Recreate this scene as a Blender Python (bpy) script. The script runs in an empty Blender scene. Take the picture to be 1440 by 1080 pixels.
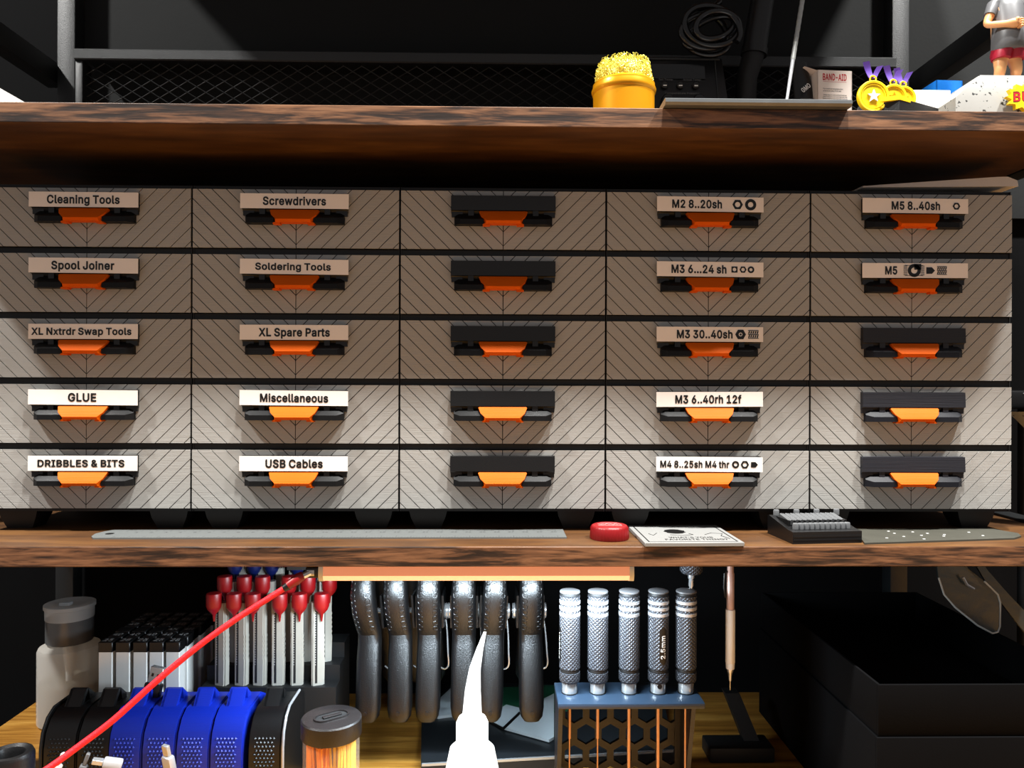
import bpy, bmesh, math, random
from mathutils import Vector, Matrix
random.seed(7)
R = math.radians
SC = bpy.context.scene
COL = SC.collection
CZ = 1.05                     # camera height above the floor, metres; all lengths below are millimetres from the camera

# ------------------------------------------------------------------ camera, world, lamps, exposure
YAW, ROLL = R(-1.0), R(0.2)
ROT = Matrix.Rotation(YAW, 3, 'Z') @ Matrix.Rotation(R(90), 3, 'X') @ Matrix.Rotation(ROLL, 3, 'Z')
cd = bpy.data.cameras.new('camera'); cam = bpy.data.objects.new('camera', cd); COL.objects.link(cam)
cd.sensor_width = 36; cd.lens = 27; cd.clip_start = 0.01; cd.clip_end = 30
cam.matrix_world = Matrix.Translation((0, 0, CZ)) @ ROT.to_4x4()
SC.camera = cam
SC.view_settings.view_transform = 'Standard'; SC.view_settings.look = 'None'
SC.view_settings.gamma = 1; SC.view_settings.use_curve_mapping = False
SC.view_settings.exposure = 0.0
W = bpy.data.worlds.new('room_light'); SC.world = W; W.use_nodes = True
W.node_tree.nodes['Background'].inputs[0].default_value = (1.0, 0.95, 0.95, 1)
W.node_tree.nodes['Background'].inputs[1].default_value = 0.25
def lamp(name, loc, power, size, col, rot=(0, 0, 0), shape='DISK', sy=None):
    l = bpy.data.lights.new(name, 'AREA'); l.shape = shape; l.size = size
    if sy: l.size_y = sy
    l.energy = power; l.color = col
    o = bpy.data.objects.new(name, l); COL.objects.link(o)
    o.location = (loc[0]/1000, loc[1]/1000, CZ+loc[2]/1000); o.rotation_euler = rot
    return o
for lx, lp in ((-1180, 58), (190, 45), (790, 50)):       # row of ceiling spots a little in front of the hutch
    lamp('ceiling_lamp', (lx, 175, 1350), lp, 0.09, (1.0, 0.985, 0.95), rot=(0, 0, 0))

def ray(px, py):
    return ROT @ Vector(((px-720)/1080, (540-py)/1080, -1))
def pt(px, py, Y):            # the point at depth Y that stands at this place of the picture
    d = ray(px, py); return d*(Y/d.y)
def gp(px, py, z):            # the point on a level surface at height z
    d = ray(px, py); return d*(z/d.z)

# ------------------------------------------------------------------ materials
def lin(c):
    return tuple((v/255/12.92 if v/255 <= .04045 else ((v/255+.055)/1.055)**2.4) for v in c[:3])+(1,)
MATS = {}
def mat(name, col, rough=.5, metal=0, var=.12, vs=120, bump=0, bs=900, spec=.5, emit=None, es=0, trans=0, alpha=1, coat=0):
    if name in MATS: return MATS[name]
    m = bpy.data.materials.new(name); m.use_nodes = True; nt = m.node_tree
    b = nt.nodes['Principled BSDF']; MATS[name] = m
    L = nt.links.new
    tc = nt.nodes.new('ShaderNodeTexCoord')
    n = nt.nodes.new('ShaderNodeTexNoise'); n.inputs['Scale'].default_value = vs; n.inputs['Detail'].default_value = 4
    L(tc.outputs['Object'], n.inputs['Vector'])
    mx = nt.nodes.new('ShaderNodeMix'); mx.data_type = 'RGBA'
    c = lin(col)
    mx.inputs[6].default_value = tuple(v*(1-var) for v in c[:3])+(1,)
    mx.inputs[7].default_value = tuple(min(1, v*(1+var)) for v in c[:3])+(1,)
    L(n.outputs['Fac'], mx.inputs[0]); L(mx.outputs[2], b.inputs['Base Color'])
    b.inputs['Roughness'].default_value = rough; b.inputs['Metallic'].default_value = metal
    b.inputs['Specular IOR Level'].default_value = spec
    b.inputs['Transmission Weight'].default_value = trans; b.inputs['Alpha'].default_value = alpha
    b.inputs['Coat Weight'].default_value = coat
    if emit:
        b.inputs['Emission Color'].default_value = lin(emit); b.inputs['Emission Strength'].default_value = es
    if bump:
        n2 = nt.nodes.new('ShaderNodeTexNoise'); n2.inputs['Scale'].default_value = bs; n2.inputs['Detail'].default_value = 3
        L(tc.outputs['Object'], n2.inputs['Vector'])
        bp = nt.nodes.new('ShaderNodeBump'); bp.inputs['Strength'].default_value = bump; bp.inputs['Distance'].default_value = .001
        L(n2.outputs['Fac'], bp.inputs['Height']); L(bp.outputs['Normal'], b.inputs['Normal'])
    return m

def wood(name, stops, scale, rough=.4, dist=1.5, rot=(0, 0, 0), bump=.25, fine=6):
    m = bpy.data.materials.new(name); m.use_nodes = True; nt = m.node_tree; L = nt.links.new
    b = nt.nodes['Principled BSDF']; MATS[name] = m
    tc = nt.nodes.new('ShaderNodeTexCoord'); mp = nt.nodes.new('ShaderNodeMapping')
    mp.inputs['Scale'].default_value = scale; mp.inputs['Rotation'].default_value = rot
    L(tc.outputs['Object'], mp.inputs['Vector'])
    n = nt.nodes.new('ShaderNodeTexNoise'); n.inputs['Scale'].default_value = 1; n.inputs['Detail'].default_value = 5
    n.inputs['Roughness'].default_value = .62; n.inputs['Distortion'].default_value = dist
    L(mp.outputs['Vector'], n.inputs['Vector'])
    mp2 = nt.nodes.new('ShaderNodeMapping'); mp2.inputs['Scale'].default_value = tuple(s*fine for s in scale)
    mp2.inputs['Rotation'].default_value = rot
    L(tc.outputs['Object'], mp2.inputs['Vector'])
    n2 = nt.nodes.new('ShaderNodeTexNoise'); n2.inputs['Scale'].default_value = 1; n2.inputs['Detail'].default_value = 3
    L(mp2.outputs['Vector'], n2.inputs['Vector'])
    ad = nt.nodes.new('ShaderNodeMix'); ad.data_type = 'FLOAT'; ad.inputs[0].default_value = .3
    L(n.outputs['Fac'], ad.inputs[2]); L(n2.outputs['Fac'], ad.inputs[3])
    cr = nt.nodes.new('ShaderNodeValToRGB'); els = cr.color_ramp.elements
    while len(els) < len(stops): els.new(.5)
    for e, (p, c) in zip(els, stops): e.position = p; e.color = lin(c)
    L(ad.outputs[0], cr.inputs['Fac']); L(cr.outputs['Color'], b.inputs['Base Color'])
    b.inputs['Roughness'].default_value = rough
    bp = nt.nodes.new('ShaderNodeBump'); bp.inputs['Strength'].default_value = bump; bp.inputs['Distance'].default_value = .001
    L(ad.outputs[0], bp.inputs['Height']); L(bp.outputs['Normal'], b.inputs['Normal'])
    return m

def printed(name, col, rough=.5, k=2600):        # 3D-printed plastic with fine level layer lines
    m = mat(name, col, rough, var=.06, vs=60); nt = m.node_tree; L = nt.links.new; b = nt.nodes['Principled BSDF']
    tc = nt.nodes.new('ShaderNodeTexCoord'); mp = nt.nodes.new('ShaderNodeMapping'); mp.inputs['Scale'].default_value = (22, 22, k)
    L(tc.outputs['Object'], mp.inputs['Vector'])
    n = nt.nodes.new('ShaderNodeTexNoise'); n.inputs['Scale'].default_value = 1; n.inputs['Detail'].default_value = 2
    L(mp.outputs['Vector'], n.inputs['Vector'])
    bp = nt.nodes.new('ShaderNodeBump'); bp.inputs['Strength'].default_value = .35; bp.inputs['Distance'].default_value = .0006
    L(n.outputs['Fac'], bp.inputs['Height']); L(bp.outputs['Normal'], b.inputs['Normal'])
    return m

M_SHELF = wood('shelf_laminate', [(.4, (34, 22, 15)), (.46, (62, 41, 28)), (.51, (98, 66, 44)), (.62, (134, 94, 65))], (16, 40, 190), rot=(0, R(9), 0), rough=.45, dist=.7, fine=3)
M_FLAT = wood('shelf_flat_laminate', [(.3, (46, 27, 12)), (.48, (78, 49, 22)), (.66, (108, 72, 33))], (5, 26, 30), rough=.45, dist=.5, fine=5, bump=.12)
def board(mb, x0, x1, y0, y1, z0, z1):
    mb.m(M_FLAT).box(x0, x1, y0+.3, y1, z0, z1, .8)
    return mb.m(M_SHELF).box(x0+.2, x1-.2, y0, y0+1.2, z0+.4, z1-.4, .3, 1)
M_DESK = wood('desk_oak', [(.34, (110, 70, 22)), (.48, (158, 108, 40)), (.6, (186, 136, 60)), (.7, (206, 160, 84))], (5, 75, 60), rough=.42, dist=.6)
M_FRAME = mat('black_powder_coat', (28, 30, 31), .45, bump=.25, bs=1500)
M_WALL = mat('black_wall', (8, 8, 9), .9, bump=.1, bs=300, vs=20, spec=.1)
M_BACK = mat('charcoal_board', (28, 29, 29), .8, bump=.1, bs=300, vs=20, spec=.2)
M_FLOOR = mat('grey_floor', (70, 64, 58), .7, vs=10)
M_PANEL = printed('grey_printed_plastic', (165, 163, 158), .45)
M_GROOVE = mat('dark_groove_plastic', (30, 27, 25), .7)
M_BLACKP = mat('black_plastic', (13, 13, 14), .38, bump=.1, bs=1200)
M_BLACKM = mat('matt_black_plastic', (10, 10, 11), .6)
M_NAVY = printed('dark_navy_plastic', (22, 23, 31), .5)
M_ORANGE = printed('orange_plastic', (216, 90, 0), .55)
M_ORANGE.node_tree.nodes['Principled BSDF'].inputs['Specular IOR Level'].default_value = .12
M_LABEL = mat('white_label_tape', (250, 241, 233), .22, var=.05, vs=40, bump=.25, bs=60)
M_INK = mat('black_ink', (14, 13, 13), .4)
M_STEEL = mat('brushed_steel', (176, 178, 176), .42, .35, var=.12, vs=500)
M_CHROME = mat('chrome', (196, 198, 200), .2, .7, var=.03)
M_ALU = mat('satin_aluminium', (196, 198, 202), .38, .6, var=.08)
M_WHITE = mat('white_plastic', (226, 225, 220), .45, var=.04)
M_RED = mat('red_plastic', (132, 6, 12), .42)
M_REDC = mat('red_braid', (232, 18, 34), .55, bump=.5, bs=1400)
M_BLUE = printed('blue_plastic', (12, 44, 178), .42)
M_BLUED = mat('dark_blue_plastic', (10, 20, 70), .4)
M_GOLD = mat('gold_anodised', (238, 160, 16), .3, .45, var=.05)
M_BRASS = mat('brass_wool', (250, 222, 104), .35, .3, var=.3, vs=900)
M_YELLOW = mat('yellow_plastic', (246, 208, 16), .4, var=.05)
M_PURPLE = mat('purple_ribbon', (104, 70, 180), .6)
M_PAPER = mat('white_paper', (226, 220, 212), .7, var=.04)
M_CARD = mat('cream_card', (238, 224, 212), .65, var=.05)
M_REDINK = mat('red_ink', (190, 20, 30), .5)
M_BLUEBOX = mat('bright_blue_card', (8, 112, 205), .45, var=.05)
M_MARBLE = mat('speckled_stone', (150, 149, 144), .5, var=.12, vs=60)
M_SKIN = mat('painted_skin', (232, 168, 112), .42, var=.04)
M_GREY = mat('grey_paint', (92, 92, 94), .42, var=.06)
M_CRIMSON = mat('crimson_paint', (150, 24, 44), .4, var=.06)
M_HAIR = mat('dark_brown_paint', (40, 26, 18), .6)
M_GREEN = mat('green_circuit_board', (22, 74, 50), .5, var=.4, vs=600)
M_SILVER = mat('silver_panel', (196, 208, 214), .4, .15, var=.04)
M_RUBBER = mat('black_rubber_grip', (8, 8, 9), .31, bump=.25, bs=1500, spec=.7)
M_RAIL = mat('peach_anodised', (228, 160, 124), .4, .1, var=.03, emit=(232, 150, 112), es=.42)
M_DARKSCR = mat('smoked_screen', (8, 9, 10), .12)
M_TEXTGREY = mat('faint_grey_print', (96, 96, 96), .6)
M_WHITEPRINT_GLINT = mat('white_print_and_glint', (225, 225, 222), .5)
M_OLIVE = mat('olive_grey_sheet', (66, 65, 57), .5, var=.25, vs=60)
M_PICKO = mat('orange_stick', (246, 140, 40), .5)
M_PICKY = mat('yellow_stick', (250, 196, 60), .5)
M_BROWNCAP = mat('dark_brown_cap', (19, 15, 15), .42, bump=.15)
M_STANDP = printed('black_violet_plastic', (19, 17, 22), .4)
M_KNURL = mat('dark_knurled_metal', (76, 78, 84), .42, .55, var=.25, vs=700)
M_GLASS = mat('clear_plastic', (225, 228, 228), .06, trans=1, var=.01)
M_VISOR = mat('smoky_clear_plastic', (58, 72, 76), .25, trans=.35, var=.1, spec=.7, bump=.25, bs=120)

def knurl(m, k):                                  # crossed diagonal ridges
    nt = m.node_tree; L = nt.links.new; b = nt.nodes['Principled BSDF']
    tc = nt.nodes.new('ShaderNodeTexCoord'); sep = nt.nodes.new('ShaderNodeSeparateXYZ'); L(tc.outputs['Object'], sep.inputs[0])
    at = nt.nodes.new('ShaderNodeMath'); at.operation = 'ARCTAN2'; L(sep.outputs['Y'], at.inputs[0]); L(sep.outputs['X'], at.inputs[1])
    hs = []
    for s in (1, -1):
        a = nt.nodes.new('ShaderNodeMath'); a.operation = 'MULTIPLY'; L(at.outputs[0], a.inputs[0]); a.inputs[1].default_value = 16*s
        z = nt.nodes.new('ShaderNodeMath'); z.operation = 'MULTIPLY_ADD'; L(sep.outputs['Z'], z.inputs[0]); z.inputs[1].default_value = k; L(a.outputs[0], z.inputs[2])
        si = nt.nodes.new('ShaderNodeMath'); si.operation = 'SINE'; L(z.outputs[0], si.inputs[0]); hs.append(si)
    ad = nt.nodes.new('ShaderNodeMath'); ad.operation = 'MAXIMUM'; L(hs[0].outputs[0], ad.inputs[0]); L(hs[1].outputs[0], ad.inputs[1])
    bp = nt.nodes.new('ShaderNodeBump'); bp.inputs['Strength'].default_value = .8; bp.inputs['Distance'].default_value = .0004
    L(ad.outputs[0], bp.inputs['Height']); L(bp.outputs['Normal'], b.inputs['Normal'])
knurl(M_KNURL, 2300)
def speckle(m):                                   # dark chips in stone
    nt = m.node_tree; L = nt.links.new; b = nt.nodes['Principled BSDF']
    tc = nt.nodes.new('ShaderNodeTexCoord'); n = nt.nodes.new('ShaderNodeTexNoise'); n.inputs['Scale'].default_value = 330; n.inputs['Detail'].default_value = 2
    L(tc.outputs['Object'], n.inputs['Vector'])
    cr = nt.nodes.new('ShaderNodeValToRGB'); cr.color_ramp.elements[0].position = .33; cr.color_ramp.elements[1].position = .37
    cr.color_ramp.elements[0].color = (.04, .04, .04, 1); L(n.outputs['Fac'], cr.inputs['Fac'])
    old = b.inputs['Base Color'].links[0].from_socket
    mx = nt.nodes.new('ShaderNodeMix'); mx.data_type = 'RGBA'; mx.blend_type = 'MULTIPLY'; mx.inputs[0].default_value = 1
    L(old, mx.inputs[6]); L(cr.outputs['Color'], mx.inputs[7]); L(mx.outputs[2], b.inputs['Base Color'])
speckle(M_MARBLE)
def frosted(name, col, clear):                    # milky translucent plastic
    m = bpy.data.materials.new(name); m.use_nodes = True; nt = m.node_tree; L = nt.links.new
    out = nt.nodes['Material Output']; b = nt.nodes['Principled BSDF']; MATS[name] = m
    tc = nt.nodes.new('ShaderNodeTexCoord'); n = nt.nodes.new('ShaderNodeTexNoise'); n.inputs['Scale'].default_value = 40; L(tc.outputs['Object'], n.inputs['Vector'])
    mx = nt.nodes.new('ShaderNodeMix'); mx.data_type = 'RGBA'; c = lin(col)
    mx.inputs[6].default_value = tuple(v*.94 for v in c[:3])+(1,); mx.inputs[7].default_value = c
    L(n.outputs['Fac'], mx.inputs[0]); L(mx.outputs[2], b.inputs['Base Color']); b.inputs['Roughness'].default_value = .35
    tl = nt.nodes.new('ShaderNodeBsdfTranslucent'); tl.inputs[0].default_value = c
    tr = nt.nodes.new('ShaderNodeBsdfTransparent')
    a = nt.nodes.new('ShaderNodeMixShader'); a.inputs[0].default_value = .4; L(b.outputs[0], a.inputs[1]); L(tl.outputs[0], a.inputs[2])
    a2 = nt.nodes.new('ShaderNodeMixShader'); a2.inputs[0].default_value = clear; L(a.outputs[0], a2.inputs[1]); L(tr.outputs[0], a2.inputs[2])
    L(a2.outputs[0], out.inputs['Surface']); return m
M_FROST = frosted('milky_plastic', (246, 242, 234), .48)
M_FROSTLID = frosted('clear_grey_lid', (226, 230, 232), .25)
M_LIQUID = frosted('pale_liquid', (150, 144, 130), .04)
M_GLUEW = frosted('white_glue_plastic', (248, 248, 246), .05)
M_CLEAR = frosted('thin_clear_wall', (236, 226, 210), .85)

# ------------------------------------------------------------------ mesh builder (millimetres, local to a thing's base)
# letter outlines, cap height 200 units
GLYPHS = {
'J': (156, '73 -3 60 -2 49 1 39 6 30 13 22 21 17 32 14 44 13 57 13 68 38 68 38 57 39 49 41 41 44 35 48 29 53 25 59 22 65 20 73 20 80 20 87 22 92 25 97 29 102 35 104 41 106 49 107 57 107 200 132 200 132 57 131 44 128 32 123 21 116 13 107 6 97 1 85 -2'),
'A': (189, '6 0 79 200 109 200 182 0 155 0 113 119 111 125 109 131 106 138 104 146 101 155 98 165 95 176 91 188 96 188 93 176 90 165 86 155 84 146 81 138 79 131 77 124 75 119 33 0|43 56 43 78 145 78 145 56'),
'B': (179, '24 0 24 200 95 200 105 200 114 198 122 196 129 193 136 189 141 185 146 179 150 174 153 168 155 161 156 154 157 147 156 141 155 135 154 130 152 126 150 122 147 118 144 115 140 112 136 110 132 108 128 106 124 105 124 103 129 102 133 101 138 99 143 97 147 93 151 89 155 85 158 80 161 74 163 68 164 61 164 54 164 46 163 39 160 33 157 26 153 20 148 15 142 11 135 7 127 4 118 2 108 0 97 0|49 22 96 22 107 23 116 25 124 27 130 31 134 36 137 41 139 47 140 54 139 59 138 63 137 68 135 72 132 76 128 80 125 83 120 86 115 88 110 89 104 90 98 91 49 91|49 112 94 112 99 112 104 113 109 115 113 116 117 119 121 122 124 125 127 128 129 132 131 137 132 141 132 146 132 153 130 159 127 164 123 169 118 173 111 175 103 177 94 178 49 178'),
'C': (201, '105 -3 93 -2 81 0 69 4 59 10 50 17 41 25 34 34 27 45 22 57 19 70 17 85 16 100 17 115 19 129 22 143 27 155 34 165 41 175 50 183 59 190 69 196 81 200 93 202 105 203 113 202 120 202 127 200 134 198 140 196 147 193 152 189 158 185 163 181 168 176 172 170 176 164 179 158 182 152 184 144 186 137 161 137 159 142 158 147 155 151 153 155 150 159 147 162 144 166 140 168 137 171 133 173 128 175 124 177 119 178 115 179 110 179 105 179 96 179 88 177 80 174 72 170 65 165 59 159 54 151 49 143 45 134 43 123 41 112 41 100 41 88 43 76 45 66 49 57 54 49 59 41 65 35 72 30 80 26 88 23 96 21 105 21 110 21 115 21 119 22 124 24 128 25 133 27 137 29 140 32 144 35 147 38 150 41 153 45 155 49 158 53 159 58 161 63 186 63 184 56 182 49 179 42 176 36 172 30 168 24 163 19 158 15 153 11 147 7 140 4 134 2 127 0 120 -2 113 -2'),
'D': (197, '86 0 38 0 38 22 84 22 96 23 107 25 116 28 125 32 133 37 139 43 145 50 149 59 152 68 155 78 156 89 157 100 156 112 155 123 152 133 149 142 145 150 139 157 133 163 126 168 117 172 108 175 98 177 87 178 37 178 37 200 89 200 103 199 116 197 128 193 139 188 148 181 157 174 164 164 170 154 175 142 179 129 181 115 181 100 181 85 179 71 175 58 170 47 164 36 157 27 148 19 138 12 127 7 114 3 101 1|49 200 49 0 24 0 24 200'),
'E': (165, '24 0 24 200 146 200 146 178 49 178 49 112 140 112 140 90 49 90 49 22 148 22 148 0'),
'F': (161, '24 0 24 200 145 200 145 178 49 178 49 109 136 109 136 87 49 87 49 0'),
'G': (205, '106 -3 93 -2 81 0 69 4 59 10 49 17 41 25 33 35 27 45 22 57 19 71 17 85 16 100 17 115 19 129 22 143 27 155 33 165 41 175 49 183 59 190 69 196 80 200 92 202 104 203 112 202 119 202 127 200 134 198 141 195 147 192 153 189 159 184 164 180 168 175 173 169 177 164 180 158 183 151 185 144 186 137 160 137 159 142 157 146 155 151 152 155 150 158 147 162 143 165 140 168 136 170 132 173 128 175 124 176 119 178 115 178 110 179 104 179 96 179 87 177 79 174 72 170 65 165 59 159 54 151 49 143 45 134 43 123 41 112 41 100 41 88 43 76 45 66 49 57 54 49 59 41 65 35 72 30 80 26 88 23 97 21 106 21 114 21 122 23 129 25 136 28 142 32 147 37 152 42 156 48 159 55 161 63 163 71 163 80 171 78 111 78 111 101 188 101 188 79 187 67 185 56 182 45 177 36 171 27 165 19 157 13 148 7 138 3 128 0 117 -2'),
'H': (203, '24 0 24 200 49 200 49 114 154 114 154 200 180 200 180 0 154 0 154 91 49 91 49 0'),
'I': (118, '12 0 12 22 46 22 46 178 12 178 12 200 106 200 106 178 72 178 72 22 106 22 106 0'),
'K': (183, '41 57 41 85 44 89 48 94 51 98 55 103 58 107 62 111 65 115 69 119 72 123 76 127 79 131 83 135 143 200 176 200 91 108 90 109|24 0 24 200 49 200 49 131 49 88 49 76 49 0|146 0 74 102 90 122 176 0'),
'L': (154, '24 0 24 200 49 200 49 22 142 22 142 0'),
'M': (247, '24 0 24 200 60 200 109 74 113 62 118 48 122 33 126 19 121 19 125 32 130 48 134 62 139 74 187 200 223 200 223 0 198 0 198 114 198 129 199 145 199 162 199 180 202 180 200 175 199 170 197 166 196 161 189 143 184 127 179 114 134 0 112 0 67 114 63 126 57 142 51 160 44 180 47 180 47 164 48 146 48 129 48 114 48 0'),
'N': (206, '24 0 24 200 54 200 135 72 137 69 138 66 140 63 143 59 145 55 147 51 150 47 152 42 155 37 158 32 160 27 163 22 159 21 159 27 158 32 158 37 158 43 157 48 157 53 157 57 157 62 157 77 157 200 182 200 182 0 152 0 79 114 70 130 67 134 64 139 61 144 58 150 42 178 47 178 48 151 49 129 49 114 49 0'),
'O': (210, '105 -3 92 -2 81 0 70 4 59 10 50 17 41 25 34 34 27 45 22 57 19 70 17 85 16 100 17 115 19 129 22 143 27 155 34 165 41 175 50 183 59 190 70 196 81 200 92 202 105 203 117 202 129 200 140 196 151 190 160 183 169 175 176 165 182 155 187 143 191 129 193 115 194 100 193 85 191 70 187 57 182 45 176 34 169 25 160 17 151 10 140 4 129 0 117 -2|105 21 114 21 122 23 130 26 137 30 144 35 150 41 156 48 161 57 164 66 167 76 169 88 169 100 169 112 167 124 164 134 161 143 156 152 150 159 144 165 137 170 130 174 122 177 114 179 105 179 96 179 88 177 80 174 72 170 66 165 59 159 54 152 49 143 46 134 43 124 41 112 41 100 41 88 43 76 46 66 49 57 54 48 59 41 66 35 72 30 80 26 88 23 96 21'),
'P': (175, '24 0 24 200 92 200 104 199 114 198 123 195 131 192 138 187 144 182 149 176 153 169 156 162 159 154 160 145 161 137 160 128 159 120 156 112 153 104 149 98 144 91 138 86 131 81 123 78 114 75 104 74 92 73 43 73 43 95 91 95 99 96 106 97 112 98 117 101 121 104 125 107 128 111 131 115 133 120 134 125 135 131 135 137 135 142 134 148 133 153 131 158 128 162 125 166 121 170 117 172 111 175 105 176 99 177 91 178 49 178 49 0'),
'R': (177, '24 0 24 200 93 200 104 200 114 198 123 196 131 192 138 188 144 183 149 177 153 170 157 163 159 155 160 147 161 138 160 130 159 121 157 114 153 107 149 100 144 95 138 90 131 85 123 82 114 80 104 78 93 78 38 78 38 100 92 100 99 101 106 101 112 103 117 105 122 107 125 111 129 114 131 118 133 123 135 127 135 133 136 138 135 144 135 150 133 155 131 159 129 163 125 167 122 170 117 173 112 175 106 176 99 177 92 178 49 178 49 0|139 0 90 90 119 90 168 0'),
'S': (176, '88 -3 77 -3 68 -2 59 1 50 4 43 8 36 12 30 18 25 24 21 30 18 38 16 45 15 54 41 54 42 48 43 43 46 39 49 34 52 31 56 28 60 25 65 23 71 21 76 20 82 20 88 19 95 20 101 20 107 22 112 24 118 26 122 29 126 32 130 36 132 40 134 45 135 50 136 55 136 59 135 63 133 67 131 70 128 73 124 76 121 78 116 80 112 82 107 84 102 86 96 87 72 94 61 98 50 102 41 108 34 114 28 121 24 128 21 137 20 146 21 155 23 162 25 169 29 176 34 182 40 187 47 192 54 196 62 199 71 201 80 202 89 203 99 202 108 201 116 199 124 196 131 192 138 187 143 182 148 176 152 170 155 163 157 156 158 149 133 149 131 156 128 162 124 167 119 172 112 176 105 178 97 180 88 180 82 180 76 179 71 178 66 176 61 174 57 171 54 168 51 164 48 161 47 157 46 152 45 148 46 143 47 138 49 135 51 131 55 128 58 125 62 123 67 121 71 119 75 118 79 116 83 115 104 110 108 109 113 107 118 105 122 104 127 102 132 99 137 96 141 93 145 90 149 86 152 82 155 78 157 73 159 67 160 61 161 54 160 47 158 39 156 32 152 25 147 19 141 13 135 8 127 4 119 1 109 -2 99 -3'),
'T': (176, '12 178 12 200 164 200 164 178 101 178 101 0 76 0 76 178'),
'U': (203, '102 -3 90 -3 80 -1 70 2 61 6 52 11 45 17 39 24 33 31 29 40 26 49 24 58 24 68 24 200 49 200 49 70 49 63 50 56 52 50 55 44 59 39 63 34 68 30 74 27 80 24 87 22 94 21 102 20 110 21 117 22 124 24 130 27 136 30 140 34 145 39 148 44 151 50 153 56 154 63 154 70 154 200 180 200 180 68 179 58 177 49 174 40 170 31 165 24 158 17 151 11 143 6 134 2 124 -1 113 -3'),
'V': (189, '80 0 6 200 33 200 76 81 77 76 80 69 82 62 85 54 87 45 91 35 94 24 97 12 92 12 96 24 99 35 102 45 105 54 108 62 110 69 112 76 114 81 155 200 182 200 109 0'),
'W': (270, '61 0 6 200 32 200 64 77 65 72 67 67 68 62 69 57 73 37 74 32 76 26 76 21 77 16 74 16 75 21 76 26 77 32 79 37 80 42 81 47 82 52 83 57 88 77 120 200 149 200 181 77 183 72 184 67 185 62 187 57 191 37 192 32 193 26 194 21 195 16 192 16 193 21 194 26 195 32 196 37 197 42 198 47 199 52 201 57 206 77 237 200 263 200 208 0 179 0 145 127 143 133 141 140 140 147 138 154 137 161 135 169 134 178 132 187 137 187 136 178 135 170 133 162 132 155 130 148 129 141 127 134 125 127 91 0'),
'X': (186, '7 0 85 112 85 93 12 200 41 200 70 157 73 153 76 149 78 145 80 142 82 139 84 136 86 132 88 129 90 126 92 123 94 119 96 115 91 115 99 129 101 132 103 136 105 139 107 142 117 157 147 200 175 200 102 94 102 113 179 0 150 0 115 51 106 65 104 68 102 71 100 74 98 77 96 80 95 83 93 87 91 91 96 91 94 87 92 84 90 80 89 77 87 74 85 71 83 68 81 65 71 51 36 0'),
'Y': (186, '80 0 80 82 6 200 36 200 76 135 79 130 82 125 85 120 87 115 90 110 93 104 95 98 98 91 88 91 91 98 93 104 96 110 99 115 101 120 104 125 107 130 110 135 150 200 179 200 105 82 105 0'),
'&': (176, '77 -3 68 -2 59 -1 51 1 43 5 37 9 31 13 26 18 21 24 18 31 15 38 14 45 13 52 14 59 15 64 16 70 19 74 22 79 25 84 29 88 33 92 38 96 43 101 49 105 55 110 85 132 87 133 89 135 91 137 93 138 95 140 97 143 99 145 100 147 101 150 102 153 103 156 103 159 103 164 101 168 99 172 97 175 93 178 89 180 84 181 79 181 76 181 72 180 69 179 66 178 63 176 61 174 59 172 57 170 56 167 55 164 54 160 54 157 54 153 55 150 56 146 57 143 59 139 61 136 64 132 66 129 69 125 73 121 76 116 80 112 172 0 143 0 67 91 48 115 44 120 40 125 37 130 34 135 32 140 31 146 30 151 30 157 30 163 31 169 33 175 36 180 39 185 43 189 48 193 53 196 59 199 65 200 72 202 79 202 86 202 93 200 99 199 104 196 110 193 114 189 118 185 121 181 124 176 126 170 127 165 127 159 127 155 126 150 125 146 124 142 122 138 120 135 117 131 115 128 111 124 108 121 105 118 101 115 61 86 55 81 50 77 46 73 43 69 41 65 39 60 38 56 38 52 38 47 39 42 41 38 43 34 46 31 49 28 52 25 56 23 61 21 65 19 70 19 76 18 82 19 88 20 93 21 99 23 104 26 109 29 114 33 118 38 123 42 126 48 129 53 132 60 134 66 136 73 137 80 137 88 160 88 160 79 159 71 158 63 156 57 154 51 151 45 149 40 146 36 143 33 140 30 138 27 136 24 131 18 126 13 120 9 114 6 107 3 99 0 92 -1 85 -2'),
'a': (153, '63 -3 56 -3 49 -2 43 0 37 2 32 5 27 8 22 13 19 18 16 23 14 29 12 35 12 42 12 49 13 54 15 59 17 63 20 67 23 70 26 73 30 76 35 78 39 80 44 82 49 83 54 84 60 85 65 86 70 86 92 89 96 90 99 90 102 91 104 92 106 94 107 95 108 98 108 100 108 101 108 105 107 109 106 113 105 117 103 120 100 122 98 125 94 127 91 128 86 129 82 130 77 130 72 130 67 129 63 128 59 127 55 125 52 123 49 121 46 118 44 116 42 113 41 110 39 108 16 114 19 121 22 127 26 132 31 136 36 140 41 143 46 146 52 148 58 149 64 150 70 151 76 151 80 151 85 151 89 150 94 149 99 148 103 146 108 144 112 142 117 139 120 135 124 131 127 126 129 120 131 114 132 107 132 99 132 0 109 0 109 20 107 20 106 18 104 15 102 12 99 10 96 7 93 5 89 2 85 0 80 -1 75 -2 69 -3|67 18 73 18 79 19 85 21 90 23 94 26 98 29 101 33 104 37 106 41 107 45 108 50 108 54 108 75 107 74 106 73 104 72 102 72 100 71 97 70 94 70 91 69 79 67 69 66 65 65 61 65 57 64 53 62 49 61 46 59 43 57 41 55 39 52 37 49 36 45 36 41 36 38 37 34 38 31 40 28 42 26 45 24 48 22 51 21 55 19 58 19 63 18'),
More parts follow.
